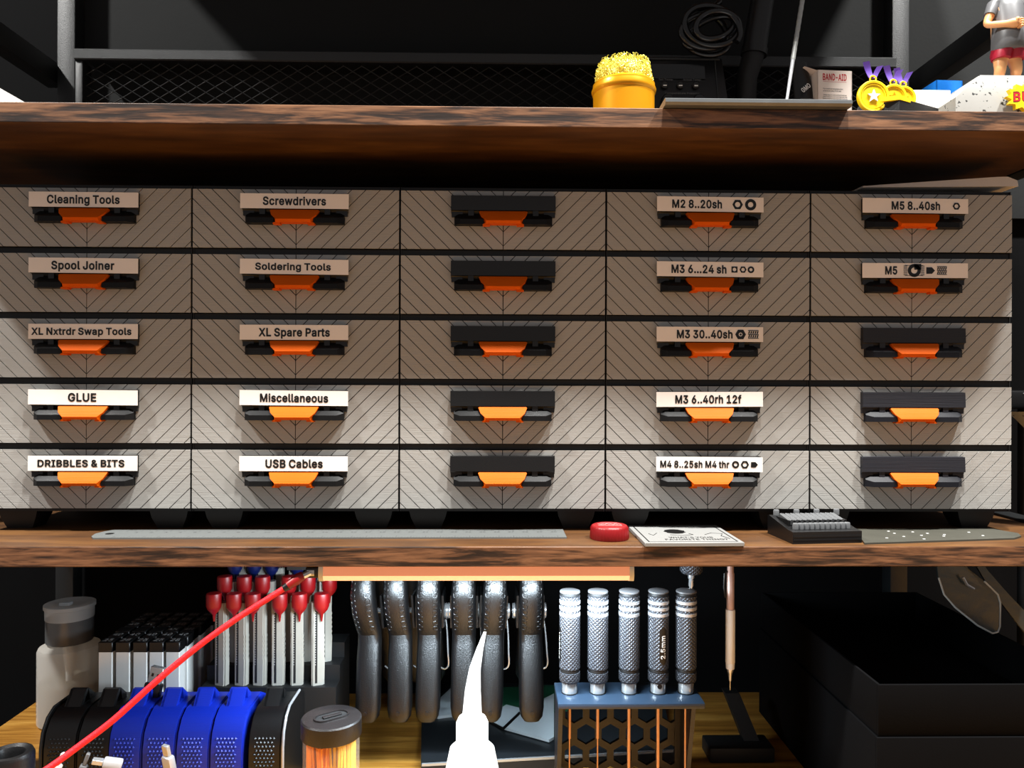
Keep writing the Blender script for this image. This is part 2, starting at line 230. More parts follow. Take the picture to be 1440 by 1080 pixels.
'b': (167, '90 -3 84 -3 78 -2 72 -1 68 1 64 4 60 7 57 9 54 12 52 15 50 18 48 21 46 23 44 23 44 0 21 0 21 200 45 200 45 126 46 126 48 128 50 130 52 133 54 136 57 139 60 142 63 144 67 147 72 149 77 150 83 151 90 151 99 151 108 149 116 146 123 142 130 137 136 130 141 123 145 115 149 106 151 96 153 86 153 74 153 63 151 52 149 42 145 33 141 25 136 18 130 12 123 6 116 2 108 -1 99 -3|87 18 93 19 99 20 105 23 110 26 114 30 118 34 121 40 124 46 126 52 128 59 129 67 129 74 129 82 128 89 126 96 124 103 122 109 118 114 114 118 110 122 105 126 99 128 93 129 87 130 80 129 74 128 68 126 63 123 59 119 55 114 52 109 49 103 47 97 46 90 45 82 44 74 45 66 46 59 47 52 49 45 52 39 55 34 59 29 64 26 69 22 74 20 80 19'),
'c': (156, '81 -3 72 -3 62 -1 54 2 46 6 39 12 32 18 27 25 22 33 18 42 16 52 14 63 13 74 14 85 16 96 18 105 22 114 27 123 32 130 39 136 46 141 54 146 62 149 72 151 81 151 87 151 92 150 97 150 102 148 107 147 112 145 116 142 120 140 124 137 127 134 131 130 134 127 136 123 139 118 141 114 142 109 119 103 118 106 117 109 116 111 114 114 112 116 111 118 108 120 106 122 104 124 101 125 98 127 95 128 92 129 89 129 85 130 81 130 74 129 68 128 62 125 57 122 53 118 49 113 45 108 43 102 41 95 39 88 38 81 38 74 38 66 39 59 41 53 43 46 45 40 49 35 53 30 57 26 62 23 68 20 74 19 81 18 85 18 89 19 92 19 95 20 98 21 101 23 104 24 106 26 109 28 111 30 113 32 115 35 116 37 118 40 119 43 120 46 143 40 141 35 139 31 137 26 134 22 131 18 128 15 124 11 120 8 116 6 112 3 107 1 102 0 97 -2 92 -2 87 -3'),
'd': (167, '77 -3 68 -3 59 -1 51 2 44 6 37 12 31 18 26 25 21 33 18 42 15 52 14 63 13 74 14 86 15 96 18 106 22 115 26 123 31 130 37 137 44 142 51 146 59 149 68 151 77 151 84 151 90 150 95 149 99 147 104 144 107 142 110 139 113 136 115 133 117 130 119 128 120 126 122 126 122 200 146 200 146 0 123 0 123 23 121 23 119 21 117 18 115 15 113 12 110 9 107 7 103 4 99 1 95 -1 89 -2 83 -3|80 18 87 19 93 20 98 22 103 26 108 29 112 34 115 39 118 45 120 52 121 59 122 66 123 74 122 82 121 90 120 97 118 103 115 109 112 114 108 119 104 123 99 126 93 128 87 129 80 130 74 129 67 128 62 126 57 122 52 118 49 114 45 109 43 103 41 96 39 89 38 82 38 74 38 67 39 59 41 52 43 46 45 40 49 34 53 30 57 26 62 23 68 20 74 19'),
'e': (159, '83 -3 73 -3 63 -1 54 2 46 6 39 12 32 18 27 25 22 33 18 42 16 52 14 62 13 73 14 85 16 95 18 105 22 114 26 122 32 129 38 136 45 141 53 146 62 149 71 151 81 151 87 151 93 150 99 149 104 147 110 145 116 142 121 138 126 134 130 129 134 124 137 118 140 111 143 103 145 95 146 86 146 76 146 67 29 67 29 87 133 87 122 79 121 87 121 93 119 100 117 106 114 111 111 116 108 120 103 123 98 126 93 128 87 129 81 130 74 129 68 128 63 126 58 123 53 120 49 116 46 111 43 106 41 101 39 95 38 89 38 83 38 70 38 62 39 55 41 48 43 42 47 36 50 32 55 28 59 24 65 22 71 20 77 18 83 18 88 18 92 19 96 20 100 21 103 22 106 24 109 26 112 29 115 31 117 34 119 38 120 41 143 36 141 30 139 25 136 20 132 15 127 11 122 8 117 4 111 2 105 0 98 -2 91 -3'),
'f': (100, '90 149 90 129 3 129 3 149|32 0 32 170 32 176 33 181 35 186 38 191 41 195 44 199 49 202 53 204 58 206 63 207 68 208 74 208 78 208 81 208 84 208 87 207 90 207 92 206 94 205 95 205 89 184 84 186 83 186 81 186 79 186 77 186 71 186 67 185 64 183 61 181 58 178 57 174 56 170 56 165 56 0'),
'g': (167, '81 -59 73 -59 66 -58 59 -57 53 -55 47 -53 41 -50 37 -47 32 -43 29 -40 25 -36 22 -32 20 -27 40 -16 42 -18 43 -21 45 -23 48 -26 50 -28 53 -31 57 -33 61 -35 65 -36 70 -37 75 -38 81 -38 90 -38 98 -36 105 -33 111 -30 116 -25 120 -18 122 -11 122 -2 122 27 120 27 119 24 117 22 115 19 113 16 110 13 107 11 103 8 99 6 95 4 89 3 83 2 77 2 68 2 60 4 52 7 44 10 37 15 31 21 26 28 22 35 18 44 15 54 14 64 13 75 14 86 15 97 18 106 22 115 26 123 31 130 37 137 44 142 52 146 60 149 68 151 77 151 84 151 90 150 95 149 100 147 104 144 107 142 111 139 113 136 116 133 118 130 119 128 121 125 123 125 123 149 146 149 146 -3 146 -13 144 -21 142 -29 138 -35 133 -41 127 -46 121 -50 114 -53 107 -56 99 -58 90 -59|81 23 87 24 93 25 99 27 104 30 108 33 112 37 115 42 118 48 120 54 122 60 123 68 123 76 123 83 122 91 120 97 118 104 115 109 112 115 108 119 104 123 99 126 93 128 87 129 81 130 74 129 68 128 62 126 57 122 53 119 49 114 45 109 43 103 41 97 39 90 38 83 38 76 38 68 39 61 41 54 43 48 45 43 49 38 53 33 57 30 62 27 68 25 74 24'),
'h': (161, '45 89 45 0 21 0 21 200 45 200 45 113 40 113 44 123 49 131 54 137 60 142 66 146 74 149 81 151 89 151 97 151 104 150 110 148 116 145 121 141 126 137 130 132 134 126 137 119 139 112 140 104 140 94 140 0 116 0 116 92 116 101 114 108 111 114 107 120 102 124 97 127 90 129 83 129 77 129 72 128 68 127 63 125 59 122 56 119 52 115 50 111 47 106 46 101 45 95'),
'i': (66, '21 0 21 149 45 149 45 0|33 174 30 174 27 175 24 177 21 179 19 181 17 184 17 187 16 190 17 193 17 196 19 199 21 201 24 203 27 205 30 206 33 206 36 206 39 205 42 203 45 201 47 199 48 196 49 193 50 190 49 187 48 184 47 181 45 179 42 177 39 175 36 174'),
'j': (66, '21 149 45 149 45 -12 44 -18 44 -25 42 -30 40 -36 37 -40 34 -44 30 -48 25 -51 20 -53 15 -55 8 -56 1 -56 -4 -56 -4 -34 1 -34 6 -34 10 -33 13 -31 16 -28 18 -25 19 -21 20 -17 21 -11|33 174 29 174 26 175 24 177 21 179 19 181 17 184 16 187 16 190 16 193 17 196 19 199 21 201 24 203 26 205 29 206 33 206 36 206 39 205 42 203 45 201 47 199 48 196 49 193 50 190 49 187 48 184 47 181 45 179 42 177 39 175 36 174'),
'k': (150, '43 54 43 83 47 83 112 149 142 149 72 78 70 78|21 0 21 200 45 200 45 0|116 0 58 73 75 90 146 0'),
'l': (74, '55 -1 47 0 40 1 34 4 29 8 25 13 23 19 21 25 21 33 21 200 45 200 45 39 45 34 45 30 46 27 47 24 49 23 51 21 54 21 57 20 63 21 67 21 71 1 64 0 61 -1 59 -1 57 -1'),
'm': (240, '21 0 21 149 44 149 44 116 42 116 44 122 46 127 49 132 52 136 56 140 59 143 63 146 68 148 72 150 77 151 81 152 86 152 94 151 101 149 107 146 113 142 118 136 121 130 124 123 126 116 123 116 124 121 127 126 129 131 133 135 136 139 140 142 145 145 150 147 155 149 160 151 166 152 172 152 178 151 184 150 190 149 195 146 201 143 205 139 209 134 213 129 215 123 217 116 219 109 219 100 219 0 195 0 195 100 194 107 193 114 190 119 186 123 181 126 176 128 170 129 165 130 160 130 155 129 151 128 147 126 144 123 141 121 138 118 136 114 134 110 133 106 132 102 132 97 132 0 108 0 108 102 107 108 106 113 103 118 99 122 95 126 90 128 84 129 78 130 74 130 70 129 66 128 62 126 58 124 55 121 52 117 49 114 47 109 46 105 45 99 45 94 45 0'),
'n': (161, '45 89 45 0 21 0 21 149 44 149 44 113 40 113 44 123 49 131 54 137 60 142 66 146 74 149 81 151 89 151 97 151 104 150 110 148 116 145 121 141 126 137 130 132 134 126 137 119 139 112 140 104 140 94 140 0 116 0 116 92 116 101 114 108 111 114 107 120 102 124 97 127 90 129 83 129 77 129 72 128 68 127 63 125 59 122 56 119 52 115 50 111 47 106 46 101 45 95'),
'o': (163, '81 -3 72 -3 62 -1 54 2 46 6 39 12 32 18 27 25 22 33 18 42 16 52 14 63 13 74 14 85 16 96 18 105 22 114 27 123 32 130 39 136 46 141 54 146 62 149 72 151 81 151 91 151 101 149 109 146 117 141 125 136 131 130 137 123 141 114 145 105 148 96 149 85 150 74 149 63 148 52 145 42 141 33 137 25 131 18 125 12 117 6 109 2 101 -1 91 -3|81 18 89 19 95 20 101 23 106 26 111 30 115 35 118 40 121 46 123 53 124 59 125 66 126 74 125 81 124 88 123 95 121 101 118 108 115 113 111 118 106 122 101 125 95 128 89 129 81 130 74 129 68 128 62 125 57 122 53 118 49 113 45 108 43 102 41 95 39 88 38 81 38 74 38 66 39 59 41 53 43 46 45 40 49 35 53 30 57 26 62 23 68 20 74 19'),
'p': (167, '21 -56 21 149 44 149 44 126 46 126 48 128 50 130 52 133 54 136 57 139 60 142 63 144 67 147 72 149 77 150 83 151 90 151 99 151 108 149 116 146 123 142 130 137 136 130 141 123 145 115 149 106 151 96 153 86 153 74 153 63 151 52 149 42 145 33 141 25 136 18 130 12 123 6 116 2 108 -1 99 -3 90 -3 84 -3 78 -2 72 -1 68 1 64 4 60 7 57 9 54 12 52 15 50 18 48 21 46 23 45 23 45 -56|87 18 93 19 99 20 105 23 110 26 114 30 118 34 121 40 124 46 126 52 128 59 129 67 129 74 129 82 128 89 126 96 124 103 122 109 118 114 114 118 110 122 105 126 99 128 93 129 87 130 80 129 74 128 68 126 63 123 59 119 55 114 52 109 49 103 47 97 46 90 45 82 44 74 45 66 46 59 47 52 49 45 52 39 55 34 59 29 64 26 69 22 74 20 80 19'),
'q': (167, '146 -56 122 -56 122 23 120 23 119 21 117 18 115 15 113 12 110 9 107 7 103 4 99 1 95 -1 89 -2 83 -3 77 -3 68 -3 59 -1 51 2 44 6 37 12 31 18 26 25 21 33 18 42 15 52 14 63 13 74 14 86 15 96 18 106 22 115 26 123 31 130 37 137 44 142 51 146 59 149 68 151 77 151 84 151 90 150 95 149 99 147 104 144 107 142 110 139 113 136 115 133 117 130 119 128 121 126 123 126 123 149 146 149|80 18 87 19 93 20 98 22 103 26 108 29 112 34 115 39 118 45 120 52 121 59 122 66 123 74 122 82 121 90 120 97 118 103 115 109 112 114 108 119 104 123 99 126 93 128 87 129 80 130 74 129 67 128 62 126 57 122 52 118 49 114 45 109 43 103 41 96 39 89 38 82 38 74 38 67 39 59 41 52 43 46 45 40 49 34 53 30 57 26 62 23 68 20 74 19'),
'r': (102, '21 0 21 149 44 149 44 126 45 126 48 132 51 136 55 141 60 144 65 147 71 150 77 151 84 151 90 151 96 151 96 127 90 128 88 128 86 128 84 128 81 128 76 128 71 127 67 126 63 124 59 121 55 118 52 115 49 111 47 107 46 103 45 98 45 93 45 0'),
's': (143, '72 -3 64 -3 57 -2 50 -1 44 1 38 4 33 7 28 11 24 15 21 20 18 25 16 31 14 37 37 42 39 36 41 31 45 27 49 24 54 21 59 19 65 18 71 18 79 18 85 20 91 22 96 24 100 28 103 32 105 36 105 40 105 44 104 48 102 51 100 53 97 56 93 58 89 60 83 61 59 67 49 70 41 73 34 77 28 82 24 87 21 93 19 100 18 108 19 114 20 120 22 125 26 130 29 135 34 139 39 143 45 146 52 148 59 150 66 151 74 151 81 151 88 150 94 148 100 146 105 144 110 141 114 137 118 133 121 129 123 124 126 119 127 114 105 109 104 113 102 117 99 121 95 124 91 127 86 129 80 130 74 131 67 130 61 129 56 127 51 125 48 121 45 118 43 113 43 109 43 105 44 101 46 98 49 96 52 93 56 91 62 89 68 88 90 82 100 80 108 76 115 72 120 67 125 62 128 56 130 49 130 42 130 35 128 29 126 24 123 19 119 14 114 9 108 6 102 3 95 0 88 -2 80 -3'),
't': (89, '80 149 80 129 3 129 3 149|26 185 50 185 50 38 50 34 51 30 52 27 53 24 56 22 59 21 63 20 67 20 73 20 79 21 84 1 82 0 80 0 78 -1 75 -1 73 -1 71 -1 68 -2 66 -2 57 -1 49 1 42 4 36 8 32 14 28 20 26 28 26 37'),
'u': (161, '72 -2 64 -2 58 0 51 1 45 4 40 8 35 12 31 17 27 23 24 30 22 37 21 46 21 55 21 149 45 149 45 57 45 48 47 41 50 35 54 29 59 25 65 22 71 20 79 20 84 20 89 21 94 22 98 24 102 27 106 30 109 34 111 38 114 43 115 48 116 54 116 60 116 149 140 149 140 0 117 0 117 36 121 36 117 26 112 18 107 12 101 7 94 3 87 0 80 -1'),
'v': (153, '64 0 7 149 33 149 65 61 67 54 70 48 72 41 73 34 75 28 77 21 79 15 81 8 72 8 74 15 76 21 78 28 80 34 82 41 84 48 86 54 88 61 120 149 146 149 89 0'),
'w': (223, '54 0 9 149 34 149 52 84 54 77 56 70 58 62 60 54 63 45 65 36 67 26 69 16 65 16 67 26 69 35 71 44 73 53 75 61 77 69 79 77 81 84 99 149 124 149 142 84 144 77 146 69 148 62 150 53 152 45 154 36 156 26 158 16 154 16 156 26 158 36 160 45 162 53 164 61 166 69 169 77 170 84 189 149 214 149 169 0 145 0 125 68 120 88 118 94 117 99 116 105 114 110 109 133 114 133 109 110 103 88 102 83 100 78 99 73 97 68 78 0'),
'x': (149, '8 0 67 86 67 67 11 149 39 149 58 120 61 115 65 110 68 105 70 100 73 95 76 90 79 85 81 81 69 81 72 85 75 90 77 95 80 100 82 105 85 110 88 115 92 120 111 149 138 149 82 66 82 84 141 0 113 0 91 34 87 39 84 44 81 49 79 53 76 58 73 63 71 67 68 71 80 71 78 67 75 63 73 58 70 53 68 49 65 44 62 39 58 34 36 0'),
'y': (153, '19 -54 24 -34 28 -34 31 -35 35 -35 38 -35 41 -35 44 -34 46 -33 49 -31 51 -29 53 -26 56 -23 57 -19 59 -14 64 -1 7 149 33 149 65 61 67 54 70 47 72 41 73 34 75 27 77 21 79 15 81 8 72 8 74 15 76 21 78 28 80 34 81 41 84 48 86 54 88 61 120 149 146 149 80 -23 78 -28 75 -33 72 -38 69 -42 66 -46 63 -49 59 -51 55 -53 50 -55 46 -56 41 -57 36 -57 33 -57 30 -57 28 -57 25 -56 23 -56 21 -55 20 -55'),
'z': (150, '16 0 16 18 100 126 100 127 19 127 19 149 131 149 131 130 50 24 50 22 133 22 133 0'),
'0': (178, '89 -3 78 -2 68 0 59 4 51 9 44 16 37 24 32 34 27 45 23 57 21 70 19 84 19 100 19 115 21 130 24 143 27 155 32 166 37 176 44 184 51 190 60 196 69 200 78 202 89 203 100 202 110 200 119 196 127 190 134 184 141 176 146 166 151 155 155 143 157 130 159 115 159 100 159 84 157 70 155 57 151 45 146 34 141 24 135 16 127 9 119 4 110 0 100 -2|89 19 96 20 103 22 109 25 114 29 119 34 123 41 127 48 130 57 132 66 134 76 135 88 135 100 135 112 134 124 132 134 130 143 127 152 123 159 119 166 114 171 109 175 103 178 96 180 89 181 82 180 75 178 70 175 64 171 59 166 55 159 51 152 48 143 46 134 44 124 43 112 43 100 43 88 44 76 46 66 48 57 51 48 55 41 59 34 64 29 70 25 75 22 82 20'),
'1': (178, '30 0 30 21 154 21 154 0|108 200 108 0 83 0 83 176 82 176 34 141 34 168 78 200'),
'2': (178, '25 0 25 19 92 90 98 96 103 101 107 106 111 111 114 116 117 120 120 124 122 128 124 133 125 137 126 141 126 146 126 151 125 156 123 160 121 165 118 168 115 171 111 174 107 177 103 178 98 180 93 180 88 181 82 180 77 179 72 178 68 176 64 173 60 170 57 167 55 163 53 158 51 153 50 148 50 142 26 142 26 151 28 159 30 167 34 174 38 180 44 186 50 191 56 195 64 198 71 201 80 202 88 203 97 202 105 201 113 198 120 195 127 191 133 186 138 181 142 175 145 168 148 162 149 154 150 146 150 141 149 135 148 130 146 125 143 120 140 114 137 108 132 102 127 95 120 87 113 79 105 71 60 24 60 22 153 22 153 0'),
'3': (178, '86 -3 77 -2 68 -1 60 1 52 4 45 7 38 12 33 17 28 23 23 29 20 36 18 44 17 52 43 52 44 47 45 42 47 38 50 34 53 31 56 28 60 25 65 23 70 22 75 21 80 20 86 20 92 20 98 21 103 22 108 24 113 26 117 29 121 33 124 37 126 41 128 46 129 51 129 57 129 62 128 67 126 72 124 77 121 81 118 85 113 89 108 92 102 94 95 96 88 97 79 97 62 97 62 118 113 176 113 178 27 178 27 200 146 200 146 181 83 109 83 114 94 114 104 113 113 112 121 108 129 104 135 100 141 94 146 87 150 80 152 73 154 65 154 57 154 48 152 40 150 33 146 26 141 20 135 14 129 9 121 5 113 2 105 -1 95 -2'),
'4': (178, '16 41 16 62 97 200 122 200 43 65 43 64 162 64 162 41|111 0 111 48 111 57 111 125 135 125 135 0'),
'5': (178, '87 -3 78 -2 70 -1 62 1 55 4 48 8 42 13 37 18 33 24 29 30 26 37 24 44 23 51 48 51 49 47 50 43 52 39 54 35 57 32 60 29 64 26 68 24 72 22 77 21 82 20 87 20 93 20 98 21 104 23 109 25 113 28 117 32 121 36 123 41 126 46 128 52 129 58 129 64 129 70 127 76 126 82 123 87 120 92 117 96 113 100 108 103 103 106 98 107 92 108 86 109 81 109 76 108 71 107 66 106 61 104 57 102 53 99 50 97 26 99 38 200 144 200 144 178 59 178 53 119 54 119 57 121 61 124 65 126 70 128 75 129 80 130 85 131 90 131 97 131 103 130 110 128 116 126 121 123 126 120 131 116 136 112 140 107 143 102 146 97 149 91 151 85 153 78 153 71 154 64 153 55 152 46 149 38 145 30 140 23 135 16 128 11 121 6 114 2 105 -1 96 -2'),
'6': (178, '89 -3 80 -2 71 -1 63 2 56 6 49 10 43 16 38 22 33 29 30 37 27 45 25 54 25 64 25 71 27 78 29 86 31 94 35 102 40 112 46 122 54 134 99 200 127 200 59 103 57 103 59 105 60 108 63 111 65 113 68 115 70 117 74 119 77 121 80 122 84 123 88 123 92 123 101 123 109 122 117 119 124 116 131 112 136 107 141 101 145 94 149 87 151 79 152 71 153 62 152 53 151 44 148 36 145 29 140 22 135 16 129 10 122 6 114 2 106 -1 98 -2|89 19 95 19 100 20 105 22 110 25 114 28 117 31 121 35 124 40 126 45 127 50 128 56 129 62 128 68 127 74 126 79 124 84 121 88 117 92 114 96 110 99 105 101 100 103 95 104 89 104 83 104 78 103 73 101 68 99 64 96 60 93 57 89 54 84 52 79 50 74 49 68 49 62 49 56 50 50 52 45 54 40 57 35 60 31 64 28 68 25 73 22 78 20 83 19'),
'7': (178, '38 0 127 176 127 178 24 178 24 200 154 200 154 176 65 0'),
'8': (178, '89 -3 79 -2 70 -1 61 1 53 4 46 8 40 13 34 18 29 24 25 31 23 38 21 45 20 53 21 59 22 65 23 71 26 77 28 82 32 87 35 91 40 95 44 98 49 101 55 103 60 104 60 105 53 107 47 111 41 115 36 121 33 127 30 134 28 142 28 150 28 157 30 164 32 171 36 177 40 183 45 188 51 192 57 196 64 199 72 201 80 202 89 203 98 202 106 201 113 199 120 196 127 192 133 188 138 183 142 177 146 171 148 164 150 157 150 150 150 142 148 134 145 128 141 121 137 115 131 111 125 107 118 105 118 104 123 103 129 101 133 98 138 95 142 91 146 87 149 82 152 77 155 71 156 65 157 59 158 53 157 45 155 38 153 31 149 24 144 18 138 13 132 8 125 4 117 1 108 -1 99 -2|89 19 95 20 101 20 107 22 112 24 117 26 121 29 124 32 127 36 129 40 131 45 132 49 132 54 132 60 131 65 129 70 127 74 124 78 120 82 116 85 111 88 106 90 101 91 95 92 89 92 83 92 77 91 72 90 67 88 62 85 58 82 54 78 51 74 49 70 47 65 46 60 45 54 46 49 47 45 48 40 51 36 54 32 57 29 61 26 66 24 71 22 76 20 83 20|89 114 94 114 99 115 104 116 108 118 112 120 115 123 118 126 121 130 123 134 124 138 125 143 126 148 125 153 124 157 123 161 121 165 118 169 115 172 112 174 108 177 104 179 99 180 94 181 89 181 84 181 79 180 74 179 70 177 66 174 62 172 59 169 57 165 55 161 53 157 53 153 52 148 53 143 53 138 55 134 57 130 59 126 62 123 66 120 70 118 74 116 79 115 84 114'),
'9': (178, '89 203 98 202 106 201 114 198 122 194 129 190 135 184 140 178 145 171 148 163 151 155 152 146 153 136 152 129 151 122 149 114 147 106 143 98 138 88 131 78 124 66 79 0 51 0 119 97 121 97 119 95 118 92 115 89 113 87 110 85 107 83 104 81 101 79 97 78 94 77 90 77 86 77 77 77 69 78 61 81 54 84 47 88 42 93 37 99 33 106 29 113 27 121 25 129 25 138 25 147 27 156 30 164 33 172 38 178 43 184 49 190 56 194 64 198 71 201 80 202|89 181 83 181 78 180 73 178 68 175 64 172 60 169 57 165 54 160 52 155 51 150 50 144 49 138 50 132 51 126 52 121 54 116 57 112 60 108 64 104 68 101 73 99 78 97 83 96 89 96 95 96 100 97 105 99 110 101 114 104 118 107 121 111 124 116 126 121 127 126 128 132 129 138 128 144 127 150 126 155 124 160 121 165 118 169 114 172 110 175 105 178 100 180 95 181'),
'.': (74, '37 -2 34 -1 31 0 28 1 25 3 22 6 21 9 20 13 19 16 20 20 21 23 22 26 25 29 28 31 31 33 34 34 37 34 41 34 44 33 47 31 50 29 52 26 54 23 55 20 55 16 55 13 54 9 52 6 50 3 47 1 44 0 41 -1'),
"'": (81, '31 125 28 200 53 200 50 125'),
'?': (141, '52 60 52 63 52 71 53 78 54 85 56 90 58 95 60 99 63 103 66 106 70 109 73 112 78 114 82 117 86 120 90 124 94 127 97 131 100 136 101 140 102 145 103 151 103 155 102 160 100 164 98 167 96 170 93 173 90 176 87 178 83 179 79 181 74 181 70 181 66 181 62 181 58 180 54 178 50 176 47 174 44 171 42 167 39 163 38 159 37 154 36 149 11 149 11 157 13 165 16 172 19 178 24 184 29 189 34 193 40 196 47 199 54 201 62 202 70 203 78 202 86 201 93 199 100 196 106 192 112 188 116 183 120 177 123 171 126 165 127 158 127 150 127 142 126 135 123 128 120 122 116 117 112 112 106 107 100 103 96 100 92 97 89 95 86 92 84 90 82 87 80 84 78 81 77 77 77 73 76 68 76 62 76 60|64 -2 61 -1 57 0 54 1 52 3 49 6 48 9 47 13 46 16 47 20 48 23 49 26 52 29 54 31 57 33 61 34 64 34 68 34 71 33 74 31 77 29 79 26 81 23 82 20 82 16 82 13 81 9 79 6 77 3 74 1 71 0 68 -1'),
'-': (178, '132 96 132 74 45 74 45 96')}

from mathutils.geometry import delaunay_2d_cdt
TXT = {}
def text_geo(s, bold):
    if (s, bold) not in TXT:
        vs = []; fs = []; pen = 0; d = bold*250
        for ch in s:
            if ch == ' ': pen += 58+d; continue
            adv, data = GLYPHS[ch]; loops = []
            for c in data.split('|'):
                q = list(map(int, c.split())); P = [Vector((q[i], q[i+1])) for i in range(0, len(q), 2)]; n = len(P)
                Q = []
                for i in range(n):
                    a, b = (P[i]-P[i-1]).normalized(), (P[(i+1) % n]-P[i]).normalized()
                    na = Vector((-a.y, a.x)); m = na+Vector((-b.y, b.x))
                    m = m.normalized() if m.length > .05 else na
                    Q.append(P[i]+m*(d/max(.6, m.dot(na))))
                loops.append(Q)
            flat = []; edges = []
            for Q in loops:
                b0 = len(flat); flat += Q; edges += [(b0+i, b0+(i+1) % len(Q)) for i in range(len(Q))]
            ov, oe, of_ = delaunay_2d_cdt(flat, edges, [], 0, 1e-4)[:3]
            base = len(vs); vs += [((p.x+pen)/200, p.y/200) for p in ov]
            for t in of_:
                cx = sum(ov[i].x for i in t)/3; cy = sum(ov[i].y for i in t)/3; wn = 0
                for Q in loops:
                    for i in range(len(Q)):
                        a, b = Q[i-1], Q[i]
                        if (a.y <= cy) != (b.y <= cy) and a.x+(cy-a.y)/(b.y-a.y)*(b.x-a.x) > cx: wn += 1 if b.y > a.y else -1
                if wn: fs.append(tuple(base+i for i in t))
            pen += adv+d*1.2
        x0 = min(v[0] for v in vs); x1 = max(v[0] for v in vs)
        TXT[(s, bold)] = ([((v[0]-(x0+x1)/2)/(x1-x0), v[1]) for v in vs], fs, x1-x0)
    return TXT[(s, bold)]

class MB:
    def __init__(self, o=(0, 0, 0)):
        self.v = []; self.f = []; self.fm = []; self.mats = []; self.c = 0
        self.o = Vector(o); self.M = Matrix.Identity(4)
    def m(self, material):
        if material not in self.mats: self.mats.append(material)
        self.c = self.mats.index(material); return self
    def add(self, vs, fs):
        n = len(self.v)
        for p in vs: self.v.append(self.M @ (Vector(p)-self.o) if self.M != Matrix.Identity(4) else Vector(p)-self.o)
        for f in fs: self.f.append(tuple(i+n for i in f)); self.fm.append(self.c)
        return self
    def box(self, x0, x1, y0, y1, z0, z1, bev=0, seg=2):
        if x1 < x0: x0, x1 = x1, x0
        if y1 < y0: y0, y1 = y1, y0
        if z1 < z0: z0, z1 = z1, z0
        if not bev:
            vs = [(x, y, z) for x in (x0, x1) for y in (y0, y1) for z in (z0, z1)]
            return self.add(vs, [(0, 1, 3, 2), (4, 6, 7, 5), (0, 4, 5, 1), (2, 3, 7, 6), (0, 2, 6, 4), (1, 5, 7, 3)])
        b = bmesh.new(); bmesh.ops.create_cube(b, size=1)
        for v in b.verts: v.co = Vector(((x0+x1)/2+v.co.x*(x1-x0), (y0+y1)/2+v.co.y*(y1-y0), (z0+z1)/2+v.co.z*(z1-z0)))
        bmesh.ops.bevel(b, geom=list(b.edges), offset=bev, segments=seg, affect='EDGES', profile=.5)
        b.verts.index_update(); vs = [v.co.copy() for v in b.verts]; fs = [tuple(v.index for v in f.verts) for f in b.faces]; b.free()
        return self.add(vs, fs)
    def prism(self, poly, a, b, ax='y'):             # a 2D outline pushed from a to b along an axis
        def P(u, w, t): return {'x': (t, u, w), 'y': (u, t, w), 'z': (u, w, t)}[ax]
        n = len(poly)
        vs = [P(u, w, a) for u, w in poly]+[P(u, w, b) for u, w in poly]
        return self.add(vs, [tuple(range(n)), tuple(range(2*n-1, n-1, -1))]+[(i, (i+1) % n, n+(i+1) % n, n+i) for i in range(n)])
    def loft(self, rings, caps=True, closed=True):
        n = len(rings[0]); vs = [p for r in rings for p in r]; fs = []
        for k in range(len(rings)-1):
            for i in range(n if closed else n-1):
                j = (i+1) % n; fs.append((k*n+i, k*n+j, (k+1)*n+j, (k+1)*n+i))
        if caps: fs += [tuple(range(n))[::-1], tuple(range((len(rings)-1)*n, len(rings)*n))]
        return self.add(vs, fs)
    def lathe(self, prof, c=(0, 0, 0), ax='z', seg=32, caps=True):
        rings = []
        for r, h in prof:
            ring = []
            for i in range(seg):
                a = 2*math.pi*i/seg; u, w = max(r, .001)*math.cos(a), max(r, .001)*math.sin(a)
                ring.append({'z': (c[0]+u, c[1]+w, c[2]+h), 'x': (c[0]+h, c[1]+u, c[2]+w), 'y': (c[0]+u, c[1]+h, c[2]+w)}[ax])
            rings.append(ring)
        return self.loft(rings, caps)
    def tube(self, pts, r, seg=8, caps=True, up=(0, 0, 1)):
        pts = [Vector(p) for p in pts]; rings = []; prev = None
        for i, p in enumerate(pts):
            t = (pts[min(i+1, len(pts)-1)]-pts[max(i-1, 0)]).normalized()
            if prev is None:
                a = Vector(up)
                if abs(a.dot(t)) > .95: a = Vector((1, 0, 0))
            else: a = prev
            n = (a-t*a.dot(t)).normalized(); prev = n; b = t.cross(n)
            rr = r[i] if isinstance(r, (list, tuple)) else r
            rings.append([p+(n*math.cos(2*math.pi*k/seg)+b*math.sin(2*math.pi*k/seg))*rr for k in range(seg)])
        return self.loft(rings, caps)
    def text(self, s, w, h, fn, bold=.02):           # lettering of width w and capital height h laid by fn(u, v)
        vs, fs, nat = text_geo(s, bold)
        return self.add([fn(x*w, y*h) for x, y in vs], fs)
    def mesh(self, name):
        me = bpy.data.meshes.new(name)
        b = bmesh.new(); bv = [b.verts.new(v*.001) for v in self.v]
        for f, k in zip(self.f, self.fm):
            try: fc = b.faces.new([bv[i] for i in f]); fc.material_index = k; fc.smooth = True
            except ValueError: pass
        bmesh.ops.recalc_face_normals(b, faces=list(b.faces)); b.to_mesh(me); b.free()
        for q in self.mats: me.materials.append(q)
        me.set_sharp_from_angle(angle=R(38)); return me

